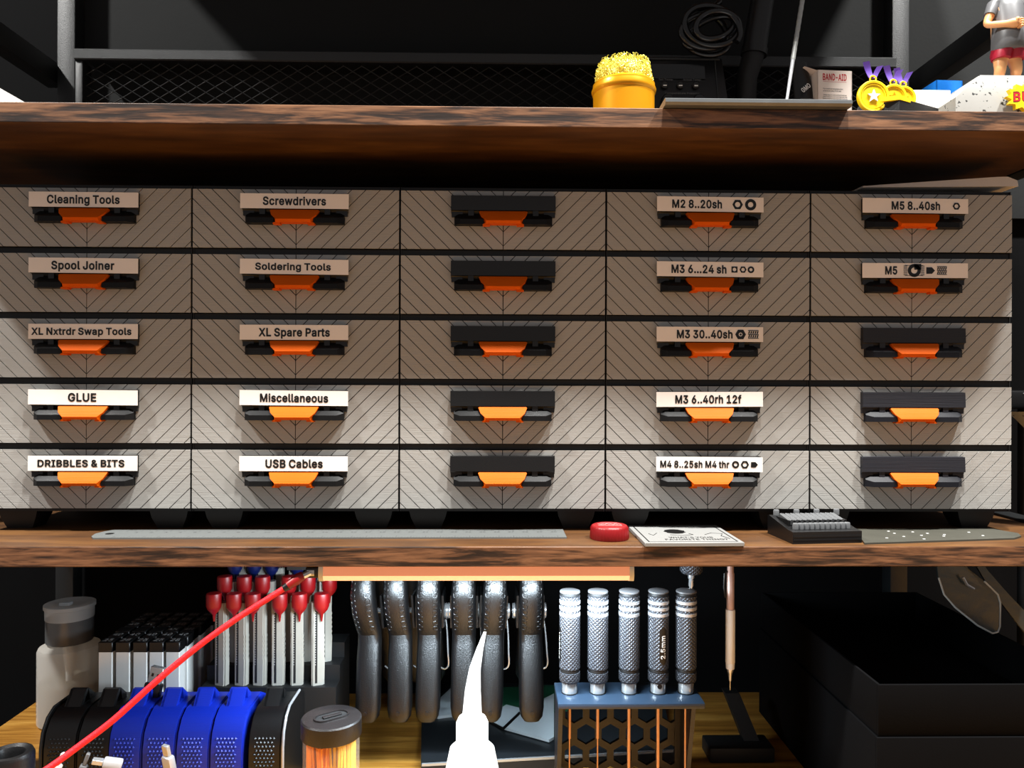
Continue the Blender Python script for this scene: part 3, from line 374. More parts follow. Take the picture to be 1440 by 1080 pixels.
def wl(p): return (p[0]/1000, p[1]/1000, CZ+p[2]/1000)
def tag(o, label, cat, group=None):
    o['label'] = label; o['category'] = cat
    if group: o['group'] = group
    return o
def thing(name, label, cat, at, group=None, rz=0):
    o = bpy.data.objects.new(name, None); o.empty_display_size = .02; COL.objects.link(o); o.location = wl(at); o.rotation_euler.z = rz
    return tag(o, label, cat, group)
def part(name, mb, parent, at=(0, 0, 0), label=None):
    me = mb.mesh(name) if isinstance(mb, MB) else mb
    o = bpy.data.objects.new(name, me); COL.objects.link(o); o.parent = parent; o.location = Vector(at)*.001
    if label: o['label'] = label
    return o
def solo(name, mb, label, cat, at, group=None, rz=0):
    me = mb.mesh(name) if isinstance(mb, MB) else mb
    o = bpy.data.objects.new(name, me); COL.objects.link(o); o.location = wl(at); o.rotation_euler.z = rz
    return tag(o, label, cat, group)
def struct(name, mb):
    o = bpy.data.objects.new(name, mb.mesh(name)); COL.objects.link(o); o.location = (0, 0, CZ); o['kind'] = 'structure'; return o
def clone(o, parent=None):
    c = o.copy(); COL.objects.link(c)
    if parent: c.parent = parent
    for ch in [x for x in SC.objects if x.parent == o]: clone(ch, c)
    return c

# ------------------------------------------------------------------ the setting
ZT, ZL, ZU = -300, -105.6, 180.8          # desk top, lower shelf top, upper shelf top
XL, XR = -425, 405
struct('wall_back', MB().m(M_WALL).box(-1600, 1600, 770, 800, -1050, 1500))
struct('floor', MB().m(M_FLOOR).box(-1600, 1600, -1200, 800, -1090, -1050))
desk = thing('desk', 'golden oak desk with a black frame carrying the whole hutch', 'desk', (100, 500, -1050))
o = (100, 500, -1050)
part('desktop', MB(o).m(M_DESK).box(-434, 700, 40, 747, ZT-25, ZT, 1.5), desk)
for x in (-415, 655):
    for y in (65, 700):
        part('leg', MB(o).m(M_FRAME).box(x, x+30, y, y+30, -1050, ZT-25), desk)

# hutch: boards, posts, rails, expanded mesh guard
hutch = thing('shelf_hutch', 'dark wood-grain shelf hutch with a black metal frame standing on the desk', 'shelf', (0, 620, ZT))
o = (0, 620, ZT)
part('shelf_board', board(MB(o), XL, XR, 500, 742, ZU-13.4, ZU), hutch, label='upper brown wood-grain board')
part('shelf_board', board(MB(o), XL, XR, 500, 742, ZL-13.6, ZL), hutch, label='lower brown wood-grain board')
part('shelf_board', board(MB(o), XL, XR, 500, 742, 512, 526), hutch)
for x in (XL, XR):
    x0, x1 = (XL-.5-17, XL-.5) if x < 0 else (XR+.5, XR+17.5)
    for y in (560, 726):
        if y > 700: x0, x1 = (XL+1, XL+18) if x < 0 else (XR-22, XR-5)
        part('post', MB(o).m(M_FRAME).box(x0, x1, y if y < 700 else 743, (y if y < 700 else 743)+17, ZT, 540, 1), hutch)
for x0, x1 in ((XL-17, XL-1), (XR+1, XR+17)):
    part('side_rail', MB(o).m(M_FRAME).box(x0, x1, 577, 760, 288, 308, 1), hutch)
    part('side_rail', MB(o).m(M_FRAME).box(x0, x1, 577, 760, ZL-14, ZL+2, 1), hutch)
    if x0 > 0: part('side_rail', MB(o).m(M_FRAME).box(x0, x1, 577, 743, ZT, ZT+6, 1), hutch)
    part('side_rail', MB(o).m(M_FRAME).box(x0, x1, 577, 760, ZU-14, ZU-1, 1), hutch)
part('back_rail', MB(o).m(M_FRAME).prism([(712, 298), (713, 297), (718, 297), (718, 304.5), (760, 304.5), (760, 307), (713, 307), (712, 306)], -391, 371, 'x'), hutch)  # rail's rear ledge is added to shade the board behind the mesh
part('back_board', MB(o).m(M_BACK).box(XL+1, XR+330, 761, 765, ZU-13, 545), hutch)
part('side_stile', MB(o).m(M_FRAME).box(-391, -384, 714, 730, ZU, 297, 1), hutch)
mb = MB(o).m(M_FRAME)
x0, x1, z0, z1 = -384, 371, ZU, 297
for s in (1, -1):
    k = -40
    while k < 60:
        bx = x0+k*17.0; a = (bx, z0); h = z1-z0; run = h/.62*s
        p, q = [bx, z0], [bx+run, z1]
        def cut(P, Q, xx):
            t = (xx-P[0])/(Q[0]-P[0]); return [xx, P[1]+t*(Q[1]-P[1])]
        lo, hi = min(p[0], q[0]), max(p[0], q[0])
        if hi > x0+1 and lo < x1-1:
            for xx, side in ((x0, -1), (x1, 1)):
                for e in (0, 1):
                    A = (p, q)[e]
                    if (A[0]-xx)*side > 0:
                        if e == 0: p = cut(p, q, xx)
                        else: q = cut(p, q, xx)
            mb.tube([(p[0], 720+s*.3, p[1]), (q[0], 720+s*.3, q[1])], .5, 4)
        k += 1
part('mesh_guard', mb, hutch)
part('clamp_rail', MB(o).m(M_BLACKM).box(-170, 60, 622, 630, ZL-45, ZL-13.6), hutch)

# ------------------------------------------------------------------ drawer cabinets
PX, PZ, DH, DW = 147.7, 46.4, 41.6, 146.2
XC = 3.0; ZB = -89.2
def clip_poly(poly, n, c):                        # keep n.p <= c
    out = []
    for i in range(len(poly)):
        a, b = poly[i], poly[(i+1) % len(poly)]
        da, db = n[0]*a[0]+n[1]*a[1]-c, n[0]*b[0]+n[1]*b[1]-c
        if da <= 0: out.append(a)
        if (da < 0 < db) or (db < 0 < da):
            t = da/(da-db); out.append((a[0]+t*(b[0]-a[0]), a[1]+t*(b[1]-a[1])))
    return out
mb = MB().m(M_GROOVE).box(-DW/2, DW/2, 1.0, 3, 0, DH).m(M_PANEL)
for s in (-1, 1):
    half = [(s*.3, 0), (s*DW/2, 0), (s*DW/2, DH), (s*.3, DH)]
    for k in range(-9, 12):                       # strips between lines z - |x| = 2.4 + 10.2 k
        c0, c1 = 2.4+10.2*(k-1)+.38, 2.4+10.2*k-.38
        p = clip_poly(clip_poly(half, (-s, 1), c1), (s, -1), -c0)
        if len(p) > 2: mb.prism(p, 0, 1.2)
for x0, x1 in ((-DW/2+3, -DW/2+5), (DW/2-5, DW/2-3)): mb.box(x0, x1, 3, 140, 2, 34)
mb.box(-DW/2+3, DW/2-3, 3, 140, 1, 3).box(-DW/2+3, DW/2-3, 138, 140, 2, 34)
ME_DRAWER = mb.mesh('drawer')
def holder(m_):
    b = MB().m(m_).prism([(-4.2, 27.0), (-3.6, 37.6), (0, 37.9), (0, 25), (-1.5, 25), (-2.5, 26.7)], -37.2, 37.2, 'x')
    for s in (-1, 1):
        b.box(s*36.9, s*29, -2.2, 0, 22.5, 27).box(s*25, s*21, -3.6, 0, 21, 27)
    return b.mesh('label_holder')
def handle(m_):
    b = MB().m(m_)
    for s in (-1, 1):
        q = [[(s*34.8, 0, 16.6), (s*34.8, -3.6, 16.6), (s*34.8, -3.6, 21.5), (s*34.8, 0, 25.0)],
             [(s*33.5, 0, 16.4), (s*30.5, -7.2, 16.6), (s*30.5, -7.0, 20.2), (s*32, -1.6, 25.0)],
             [(s*14, 0, 16.4), (s*14, -7.2, 16.6), (s*14, -7.0, 20.2), (s*14, -1.6, 25.0)]]
        b.loft(q)
    b.box(-15, 15, -3, 0, 17.5, 25)
    return b.mesh('handle')
b = MB().m(M_ORANGE)
b.loft([[(-16.6, -2, 26.4), (-16.6, -4.0, 26.4), (16.6, -4.0, 26.4), (16.6, -2, 26.4)],
        [(-17.3, -2, 25.8), (-17.3, -4.6, 25.8), (17.3, -4.6, 25.8), (17.3, -2, 25.8)],
        [(-16, -2, 22), (-15.6, -7.6, 22), (15.6, -7.6, 22), (16, -2, 22)],
        [(-15.2, -2, 18.6), (-12.0, -9.4, 18.8), (12.0, -9.4, 18.8), (15.2, -2, 18.6)],
        [(-15.2, -2, 16.6), (-12.4, -8.2, 16.9), (12.4, -8.2, 16.9), (15.2, -2, 16.6)]])
for s in (-1, 1): b.box(s*14.6, s*9.5, -7, -2, 15.6, 17)
ME_GRIP = b.mesh('grip')
ME_HOLD, ME_HOLDN = holder(M_BLACKP), holder(M_NAVY)
ME_HAND, ME_HANDN = handle(mat('black_handle_plastic', (8, 8, 9), .5, spec=.25)), handle(mat('navy_handle_plastic', (17, 18, 24), .5, spec=.25))

def ngon(mb, fn, cx, r, n, rot=0, hole=0):
    pts = [(cx+r*math.cos(rot+2*math.pi*i/n), r*math.sin(rot+2*math.pi*i/n)) for i in range(n)]
    if not hole: return mb.add([fn(*p) for p in pts], [tuple(range(n))])
    m_ = 24; outer = []
    for i in range(m_):
        a = 2*math.pi*i/m_; seg = math.pi*2/n; t = ((a-rot) % seg)-seg/2
        rr = r*math.cos(seg/2)/math.cos(t) if n < 20 else r; outer.append((cx+rr*math.cos(a), rr*math.sin(a)))
    inn = [(cx+hole*math.cos(2*math.pi*i/m_), hole*math.sin(2*math.pi*i/m_)) for i in range(m_)]
    return mb.add([fn(*p) for p in outer+inn], [(i, (i+1) % m_, m_+(i+1) % m_, m_+i) for i in range(m_)])
def icon(mb, fn, kind, x0, x1):
    c, r = (x0+x1)/2, (x1-x0)/2
    if kind == 'hex': ngon(mb, fn, c, r, 6, 0, r*.5)
    elif kind == 'ring': ngon(mb, fn, c, r, 24, 0, r*.48)
    elif kind == 'hexsocket':
        ngon(mb, fn, c, r, 6, 0, r*.36); ngon(mb, fn, c, r*.2, 12)
    elif kind == 'square': ngon(mb, fn, c, r*1.3, 4, R(45), r*.55)
    elif kind == 'set': mb.add([fn(*p) for p in ((x0, -r*.75), (c+r*.3, -r*.75), (x1, 0), (c+r*.3, r*.75), (x0, r*.75))], [(0, 1, 2, 3, 4)])
    elif kind == 'insert':
        for z in (-2.3, .5):
            for k in range(5):
                w = (x1-x0)/5; a = x0+k*w
                mb.add([fn(a, z), fn(a+w*.6, z), fn(a+w*1.0, z+1.9), fn(a+w*.4, z+1.9)], [(0, 1, 2, 3)])
        for z in (-3.0, -.25, 2.6): mb.add([fn(x0, z), fn(x1, z), fn(x1, z+.5), fn(x0, z+.5)], [(0, 1, 2, 3)])
    elif kind == 'knob':
        ngon(mb, fn, c+.2, r*.62, 24, 0, r*.3); mb.add([fn(c+.2, .6), fn(c+.2+r*.66, .6), fn(c+.2+r*.66, r*.62), fn(c+.2, r*.62)], [(0, 1, 2, 3)])
        for k in range(9):
            for s in (-1, 1):
                z = -3.4+k*.82; a, e = c+s*r*.62, c+s*r
                mb.add([fn(a, z), fn(e, z), fn(e, z+.3), fn(a, z+.3)], [(0, 1, 2, 3)])
        for z in (-3.8, 3.5): mb.add([fn(x0+1, z), fn(x1-1, z), fn(x1-1, z+.3), fn(x0+1, z+.3)], [(0, 1, 2, 3)])
LABELS = {
 (0, 0): [('Cleaning Tools', 71.7, 172)], (1, 0): [('Screwdrivers', 372, 460)],
 (3, 0): [('M2 8..20sh', 942.7, 1013.3), ('*hex', 1028, 1043), ('*ring', 1046, 1062)], (4, 0): [('M5 8..40sh', 1250.7, 1320), ('*hex', 1338, 1349)],
 (0, 1): [('Spool Joiner', 78, 165)], (1, 1): [('Soldering Tools', 361.7, 467)],
 (3, 1): [('M3 6...24 sh', 942, 1020), ('*square', 1026.7, 1036), ('*hex', 1038.5, 1048.5), ('*ring', 1050, 1059.5)],
 (4, 1): [('M5', 1241.7, 1259), ('*knob', 1268, 1298), ('*set', 1300.7, 1313), ('*insert', 1316, 1330)],
 (0, 2): [('XL Nxtrdr Swap Tools', 50.7, 189)], (1, 2): [('XL Spare Parts', 366.7, 466)],
 (3, 2): [('M3 30..40sh', 950, 1029), ('*hexsocket', 1032.7, 1048), ('*insert', 1051, 1066)],
 (0, 3): [('GLUE', 101.7, 140.7)], (1, 3): [('Miscellaneous', 369, 464)], (3, 3): [('M3 6..40rh 12f', 948, 1042)],
 (0, 4): [('DRIBBLES & BITS', 60, 180)], (1, 4): [('USB Cables', 377, 456.7)],
 (3, 4): [('M4 8..25sh M4 thr', 927, 1025), ('*ring', 1028.7, 1039), ('*hex', 1041, 1053), ('*set', 1055.7, 1065.7)],
}
CENT = [122, 416, 707.5, 997, 1285]
CABL = ['five-drawer cabinet at the left end with Cleaning Tools on top', 'five-drawer cabinet with Screwdrivers on its top drawer',
        'five-drawer cabinet in the middle with five unlabelled black holders', 'five-drawer cabinet with M2, M3 and M4 screw labels', 'five-drawer cabinet at the right end with M5 labels and dark navy holders']
b = MB().m(M_BLACKM)
hw = PX/2-.35
for s in (-1, 1): b.box(s*hw, s*(DW/2-.4), 2, 150, ZB-2.4-ZB, 5*PZ-2.0)
for i in range(6):
    z1 = 5*PZ-2.0 if i == 5 else i*PZ-.5
    z0 = z1-2.2 if i == 5 else i*PZ-PZ+DH+.5
    if i == 0: z0 = -2.4
    b.box(-hw, hw, 2.6, 150, z0, z1)
b.box(-hw, hw, 148, 150, -2.4, 5*PZ-2)
ME_CAB = b.mesh('cabinet_body')
b = MB().m(M_BLACKM)
b.loft([[(-14, 0, 0), (14, 0, 0), (14, 22, 0), (-14, 22, 0)], [(-12.5, .5, -6), (12.5, .5, -6), (12.5, 21, -6), (-12.5, 21, -6)], [(-9, 2.5, -(ZB-2.4-ZL)), (9, 2.5, -(ZB-2.4-ZL)), (9, 19, -(ZB-2.4-ZL)), (-9, 19, -(ZB-2.4-ZL))]])
ME_FOOT = b.mesh('foot')
for c in range(5):
    X = XC+(c-2)*PX
    cab = thing('drawer_cabinet', CABL[c], 'drawer cabinet', (X, 550, ZB), 'drawer cabinets side by side on the lower shelf')
    part('cabinet_body', ME_CAB, cab)
    for fx in (-54, 54):
        for fy in (10, 122): part('foot', ME_FOOT, cab, (fx, fy, -2.4))
    for r in range(5):
        lab = LABELS.get((c, r)); navy = c == 4 and r >= 2
        d = part('drawer', ME_DRAWER, cab, (0, 0, (4-r)*PZ))
        part('label_holder', ME_HOLDN if navy else ME_HOLD, d)
        part('handle', ME_HANDN if navy else ME_HAND, d)
        part('grip', ME_GRIP, d, label='orange grip')
        if lab:
            d['label'] = 'grey chevron drawer marked '+lab[0][0]
            t = random.uniform(-.008, .008); cx = CENT[c]
            def fn(u, v, t=t): return (u-v*0+0, -4.75, 32.35+v+u*t)
            q = MB().m(M_LABEL); w, h = 38.2, 5.3
            n = 12; vs = []
            for i in range(n+1):
                u = -w+2*w*i/n
                vs += [(u, -4.6, 32.35-h+u*t), (u, -4.45, 32.35+h+u*t), (u, -4.3, 32.35-h+u*t), (u, -4.2, 32.35+h+u*t)]
            fs = []
            for i in range(n):
                a = i*4; fs += [(a, a+4, a+5, a+1), (a+2, a+3, a+7, a+6), (a, a+2, a+6, a+4), (a+1, a+5, a+7, a+3)]
            fs += [(0, 1, 3, 2), (n*4, n*4+2, n*4+3, n*4+1)]
            q.add(vs, fs).m(M_INK)
            k = 545.5/1080
            for s, a, e in lab:
                a, e = (a-cx)*k, (e-cx)*k
                if s[0] == '*': icon(q, fn, s[1:], a, e)
                else:
                    hh = 4.6 if len(s) > 14 else 5.4
                    q.text(s, e-a, hh, lambda u, v, m0=(a+e)/2, hh=hh: fn(u+m0, v-hh/2), .044)
            part('label_card', q, d, label='white label reading '+lab[0][0])

# ------------------------------------------------------------------ under-shelf lamp and its cable
a, e = pt(450, 809, 510), pt(890, 809, 510)
ZBAR = ZL-13.6
o = ((a.x+e.x)/2, 511, ZBAR)
bar = thing('light_bar', 'slim peach light bar glowing under the lower shelf', 'lamp', o)
prof = [(-5.5, 0), (5.5, 0), (6, -7), (4, -10.4), (0, -11.6), (-4.6, -10.4), (-6, -7)]
q = MB().m(M_RAIL).prism(prof[:3]+[(-6, -7)], a.x-o[0]+3, e.x-o[0]-3, 'x')
part('housing', q, bar)
M_DIFF = mat('lit_diffuser', (255, 222, 196), .4, emit=(255, 186, 132), es=.85, var=.02)
q = MB().m(M_DIFF).prism([(-6, -7), (6, -7)]+prof[3:6], a.x-o[0]+3, e.x-o[0]-3, 'x')
part('diffuser', q, bar)
for x in (a.x-o[0], e.x-o[0]-3):
    part('end_cap', MB().m(M_ALU).prism([(p[0]*1.04, p[1]*1.03) for p in prof], x, x+3, 'x'), bar)
part('socket', MB().m(M_BLACKP).box(a.x-o[0]-9, a.x-o[0], -4, 4, -9, -2, 1).m(M_CHROME).box(a.x-o[0]-8, a.x-o[0]-3, -4.4, -3, -7.5, -3.5, .3), bar)
lamp('strip_light', (o[0], 514, ZBAR-13.6), 1.65, .20, (.74, .89, 1.0), rot=(R(32), 0, 0), shape='RECTANGLE', sy=.008)

p0 = Vector((a.x-6, 508, ZBAR-5.5))
pts_px = [(436, 808, 507), (420, 813, 505), (405, 824, 503), (380, 840, 500), (330, 872, 495), (280, 908, 490), (220, 958, 484), (160, 1012, 477), (110, 1050, 470), (70, 1079, 463), (20, 1112, 455), (-60, 1180, 440)]
P = [p0]+[pt(*p) for p in pts_px[1:]]
P.append(Vector((P[-1].x-12, 425, ZT+3)))
def smooth(P, n=6):
    out = []
    for i in range(len(P)-1):
        p0, p1, p2, p3 = P[max(i-1, 0)], P[i], P[i+1], P[min(i+2, len(P)-1)]
        for k in range(n):
            t = k/n; out.append(.5*((2*p1)+(p2-p0)*t+(2*p0-5*p1+4*p2-p3)*t*t+(3*p1-p0-3*p2+p3)*t**3))
    return out+[P[-1]]
o = P[-1]
cab = thing('power_cable', 'red braided power cable slanting down from the light bar', 'cable', o)
part('cord', MB(o).m(M_REDC).tube(smooth(P[2:]), 2.0, 10), cab)
part('plug', MB(o).m(M_RED).tube([P[0].lerp(P[1], .6), P[1], P[2]], [3.3, 3.6, 3.0], 12).m(M_BLACKP).tube([P[2], P[2].lerp(P[3], .25)], [2.8, 2.3], 10).m(M_CHROME).tube([P[0], P[0].lerp(P[1], .6)], 2.2, 8), cab)

# ------------------------------------------------------------------ lower shelf: ruler, cap, card, bits, sheet
fl, fr, bl, br = gp(118, 758.5, ZL), gp(797, 757.5, ZL), gp(140, 747, ZL), gp(796, 746, ZL)
ang = math.atan2(fr.y-fl.y, fr.x-fl.x); Lr = (fr-fl).length; Wr = (bl.y+br.y)/2-(fl.y+fr.y)/2
Wr = min(Wr, 29)
q = MB().m(mat('grey_ruler_steel', (112, 115, 114), .42, .3, var=.1, vs=400))
hole = [(10+3*math.cos(2*math.pi*i/16), Wr/2+3*math.sin(2*math.pi*i/16)) for i in range(16)]
out = [(6, 0), (Lr, 0), (Lr, Wr), (6, Wr)]+[(2, Wr*.8), (0, Wr/2), (2, Wr*.2)]
q.prism(out, 0, 1, 'z').m(M_INK).add([(x, y, 1.03) for x, y in hole], [tuple(range(16))])
M_TICK = mat('etched_ink', (58, 58, 58), .5); q.m(M_TICK)
for i in range(301):
    x = 18+i*(Lr-24)/300; ln = 7 if i % 10 == 0 else (5 if i % 5 == 0 else 3)
    q.add([(x-.12, Wr-ln, 1.03), (x+.12, Wr-ln, 1.03), (x+.12, Wr, 1.03), (x-.12, Wr, 1.03)], [(0, 1, 2, 3)])
    if i % 2 == 0: q.add([(x-.15, 0, 1.03), (x+.15, 0, 1.03), (x+.15, ln*.8, 1.03), (x-.15, ln*.8, 1.03)], [(0, 1, 2, 3)])
for i in range(1, 31):
    s = str(i); x = 18+i*10*(Lr-24)/300
    q.text(s, 2.0*len(s), 3.0, lambda u, v, x=x: (x+u-1.5, Wr-11.5+v, 1.03), .01)
solo('ruler', q, 'long brushed steel ruler lying along the front of the lower shelf', 'ruler', fl, rz=ang)

c = gp(857, 757, ZL); r = 12.9
b = MB().m(M_RED)
rings = []
for z, k in ((0, 1), (.8, 1.02), (7.6, .98), (9.0, .93), (9.4, .86)):
    rings.append([((r*k+(.35 if (i % 3 == 0 and .5 < z < 8) else 0))*math.cos(2*math.pi*i/96), (r*k+(.35 if (i % 3 == 0 and .5 < z < 8) else 0))*math.sin(2*math.pi*i/96), z) for i in range(96)])
b.loft(rings)
b.m(mat('pale_pink_print', (190, 150, 148), .6))
wv = [(-8+16*i/40, 1.2*math.sin(i*.9)+1.0*math.cos(i*.37)+.8, 9.5) for i in range(41)]
b.tube(wv, .2, 6).tube([(-8, -3, 9.5), (-3, -4, 9.5), (3, -3.2, 9.5), (8, -4.2, 9.5)], .2, 6).tube([(-6, 4.5, 9.5), (0, 5.6, 9.5), (6, 4.8, 9.5)], .18, 6)
solo('bottle_cap', b, 'red ribbed plastic bottle cap with white script beside the ruler', 'bottle cap', c)

fl, fr, bl = gp(907, 769, ZL), gp(1048, 769, ZL), gp(887, 741, ZL)
w = fr.x-fl.x; dp = 62
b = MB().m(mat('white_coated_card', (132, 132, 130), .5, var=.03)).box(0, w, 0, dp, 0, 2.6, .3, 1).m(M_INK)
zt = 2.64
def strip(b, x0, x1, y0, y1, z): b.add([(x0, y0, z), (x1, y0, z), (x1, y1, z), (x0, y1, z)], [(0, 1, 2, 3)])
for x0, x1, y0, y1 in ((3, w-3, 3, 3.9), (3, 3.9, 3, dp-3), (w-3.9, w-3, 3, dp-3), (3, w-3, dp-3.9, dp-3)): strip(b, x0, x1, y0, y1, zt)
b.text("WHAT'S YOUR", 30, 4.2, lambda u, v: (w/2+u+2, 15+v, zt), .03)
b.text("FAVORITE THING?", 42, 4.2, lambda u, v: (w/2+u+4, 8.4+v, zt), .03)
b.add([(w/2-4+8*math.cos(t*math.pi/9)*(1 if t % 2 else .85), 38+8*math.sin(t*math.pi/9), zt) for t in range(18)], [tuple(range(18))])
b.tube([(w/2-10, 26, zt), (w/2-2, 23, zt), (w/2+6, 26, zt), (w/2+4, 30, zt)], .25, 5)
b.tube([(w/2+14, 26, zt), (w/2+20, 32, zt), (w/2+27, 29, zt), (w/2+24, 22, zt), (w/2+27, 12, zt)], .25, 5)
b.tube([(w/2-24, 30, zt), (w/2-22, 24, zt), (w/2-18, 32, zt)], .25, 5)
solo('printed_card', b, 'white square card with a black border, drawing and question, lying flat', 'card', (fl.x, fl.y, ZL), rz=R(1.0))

fl, fr = gp(1115, 765.5, ZL), gp(1212, 763.5, ZL)
w = (fr-fl).length
o = Vector((fl.x, fl.y, ZL)); ang = math.atan2(fr.y-fl.y, fr.x-fl.x)
b = MB().m(M_BLACKP).prism([(0, 0), (0, 8), (7, 8.4), (14, 9.6), (36, 13.5), (38, 13), (38, 0)], 0, w, 'x')
for k in range(12):
    x = 4+k*(w-8)/11; b.box(x-.7, x+.7, 13, 31, 9.4, 13.4)
for z in (2.4, 4.6): b.box(.4, w-.4, -.35, .4, z, z+.9)
solo('bit_holder', b, 'black sloped holder filled with steel screwdriver bits', 'bit holder', o, rz=ang)
M_BIT = mat('bit_steel', (120, 122, 124), .4, .5, var=.1)
bit = MB().m(M_BIT); bit.tube([(0, 0, 0), (0, 13, 2.2)], 2.0, 6).tube([(0, 13, 2.2), (0, 16.5, 2.8)], [1.7, .9], 6)
ME_BIT = bit.mesh('screwdriver_bit')
bit2 = MB().m(M_BIT); bit2.lathe([(2.2, 0), (2.2, 3.4), (1.8, 4)], seg=6); ME_BIT2 = bit2.mesh('screwdriver_bit')
rz = Matrix.Rotation(ang, 3, 'Z')
for k in range(11):
    x = 4+(k+.5)*(w-8)/11
    solo('screwdriver_bit', ME_BIT, 'small steel bit lying in the long row of the black bit holder', 'screwdriver bit', o+rz @ Vector((x, 13.5, 12.0)), 'bits lying in the holder', rz=ang)
for k in range(11):
    x = 4+(k+.5)*(w-8)/11
    solo('screwdriver_bit', ME_BIT2, 'steel bit end in the front row of the black bit holder', 'screwdriver bit', o+rz @ Vector((x, 8.0, 8.5)), 'bit ends along the front of the holder', rz=ang)
for k in range(4):
    x = 5+k*15
    solo('screwdriver_bit', ME_BIT2, 'steel bit standing at the back edge of the black bit holder', 'screwdriver bit', o+rz @ Vector((x, 35, 13.2)), 'bits standing at the back of the holder', rz=ang)

pl = [gp(1216, 766, ZL), gp(1426, 759, ZL), gp(1436, 756, ZL), gp(1432, 752, ZL), gp(1385, 744, ZL), gp(1200, 746, ZL), gp(1205, 752, ZL)]
o = pl[0]
b = MB(o).m(M_OLIVE).prism([(p.x, p.y) for p in pl], ZL, ZL+1.2, 'z').m(M_WHITEPRINT_GLINT)
for k in range(12):
    p = gp(random.uniform(1240, 1390), random.uniform(749, 761), ZL); b.box(p.x-.8, p.x+.8, p.y-.5, p.y+.5, ZL+1.2, ZL+1.5)
solo('scraper_sheet', b, 'grey-olive flat sheet with rounded corners at the right of the lower shelf', 'sheet', o)

# white folded paper on top of the right cabinet
ZC = ZB+5*PZ-2.0
o = Vector((pt(1300, 255, 575).x, 560, ZC))
xa, xb = pt(1200, 256, 570).x-o.x, pt(1412, 246, 570).x-o.x
b = MB().m(M_PAPER); n = 16; rg = []
for i in range(n+1):
    t = i/n; x = xa+(xb-xa)*t; h = .4+5.2*t*(1 if t < .94 else .55); b0 = .2+2.2*t
    lo = 3.2+1.6*t; hi = 4.4+8.5*t*(1 if t < .93 else 1-(t-.93)*6)
    rg.append([(x, -6, lo), (x, -5.4, (lo+hi)/2+.4), (x, -5, hi), (x, 20, hi+1), (x, 55, 1.2), (x, 56, .1), (x, 52, .1), (x, 20, lo+.5)])
b.loft(rg)
solo('folded_paper', b, 'folded white paper lying on top of the rightmost drawer cabinet', 'paper', o)

# ------------------------------------------------------------------ upper shelf
# brass wool cleaner
c = pt(877, 140, 545); o = (c.x, 545, ZU)
tin = thing('tip_cleaner', 'round gold tin filled with brass wire wool', 'tip cleaner', o)
ztop = pt(877, 121, 545).z-ZU
part('tin', MB().m(M_GOLD).lathe([(20.5, 0), (21.6, .8), (21.6, ztop-7), (22.4, ztop-6), (22.8, ztop-4), (21.8, ztop-1.5), (21.8, ztop), (20.2, ztop+1.5), (19, ztop+1.5), (18.4, ztop-5)], seg=64), tin)
b = MB().m(M_BRASS); zs = pt(877, 88, 545).z-ZU-ztop
rr = random.Random(3)
b.lathe([(17, ztop-4), (17.5, ztop+3), (16, ztop+zs*.55), (13.5, ztop+zs*.82), (2, ztop+zs*.9)], seg=28)
for k in range(1000):
    a = rr.uniform(0, 2*math.pi); t = rr.uniform(0, 1)
    if t < .62: z = ztop+1+zs*.85*t/.62; rad = 18.8-1.9*(t/.62)**2
    else: z = ztop+zs*rr.uniform(.82, 1.0); rad = 16.2*math.sqrt(rr.random())
    cx, cy = rad*math.cos(a), rad*math.sin(a); R0 = rr.uniform(1.0, 2.1)
    n1 = Vector((rr.gauss(0, 1), rr.gauss(0, 1), rr.gauss(0, 1))).normalized(); n2 = n1.orthogonal().normalized(); n3 = n1.cross(n2)
    span = rr.uniform(3.0, 5.5)
    b.tube([Vector((cx, cy, z))+n2*R0*math.cos(span*i/6)+n3*R0*math.sin(span*i/6)+n1*.2*i for i in range(7)], .22, 3, caps=False)
part('brass_wool', b, tin)

# steel plate overhanging the front of the shelf
a, e = pt(936, 150, 493), pt(1199, 150, 493)
o = ((a.x+e.x)/2, 535, ZU); w = (e.x-a.x)/2
b = MB().m(mat('dull_steel_plate', (108, 111, 112), .4, .4, var=.2, vs=90)).prism([(-42, 1.5), (-40.5, 0), (44, 0), (44, 3.6), (-40, 4.6), (-42, 3.6)], -w, w, 'x')
solo('steel_plate', b, 'brushed steel plate overhanging the front of the upper shelf', 'plate', o)

# soldering station
a, e = pt(878, 120, 648), pt(1030, 143, 648); o = ((a.x+e.x)/2, 655, ZU)
st = thing('soldering_station', 'dark soldering station with a screen and small buttons behind the steel plate', 'soldering station', o)
w = (e.x-a.x)/2; zt = pt(950, 82, 655).z-ZU
b = MB().m(M_BLACKP).loft([[(-w, -22, 0), (w, -22, 0), (w, 60, 0), (-w, 60, 0)], [(-w+1, -20, 10), (w-1, -20, 10), (w-1, 60, 10), (-w+1, 60, 10)],
    [(-w+9, -6, zt-3), (w-9, -6, zt-3), (w-9, 60, zt-3), (-w+9, 60, zt-3)], [(-w+11, -3, zt), (w-11, -3, zt), (w-11, 58, zt), (-w+11, 58, zt)]])
part('case', b, st)
def face(u, t, off=.5):               # a point on the sloping front: u across, t up
    return (u, -20+(t-10)*14/(zt-13)-off, t)
def fplate(m_, u0, u1, t0, t1, off, th=1.0):
    k = MB().m(m_); A = [face(u0, t0, off), face(u1, t0, off), face(u1, t1, off), face(u0, t1, off)]
    return k.loft([A, [(p[0], p[1]+th, p[2]) for p in A]])
zz = lambda py: pt(950, py, 640).z-ZU
part('screen', fplate(M_DARKSCR, -w+22, w-24, zz(107), zz(85), .8), st)
b = MB().m(M_FRAME)
for u in (-w+10, w-12): b.tube([face(u, 12, .4), face(u+(3 if u < 0 else -3), zt-4, .4)], .5, 5)
b.tube([face(-w+11, zt-3.4, .6), face(w-11, zt-3.4, .6)], .8, 6)
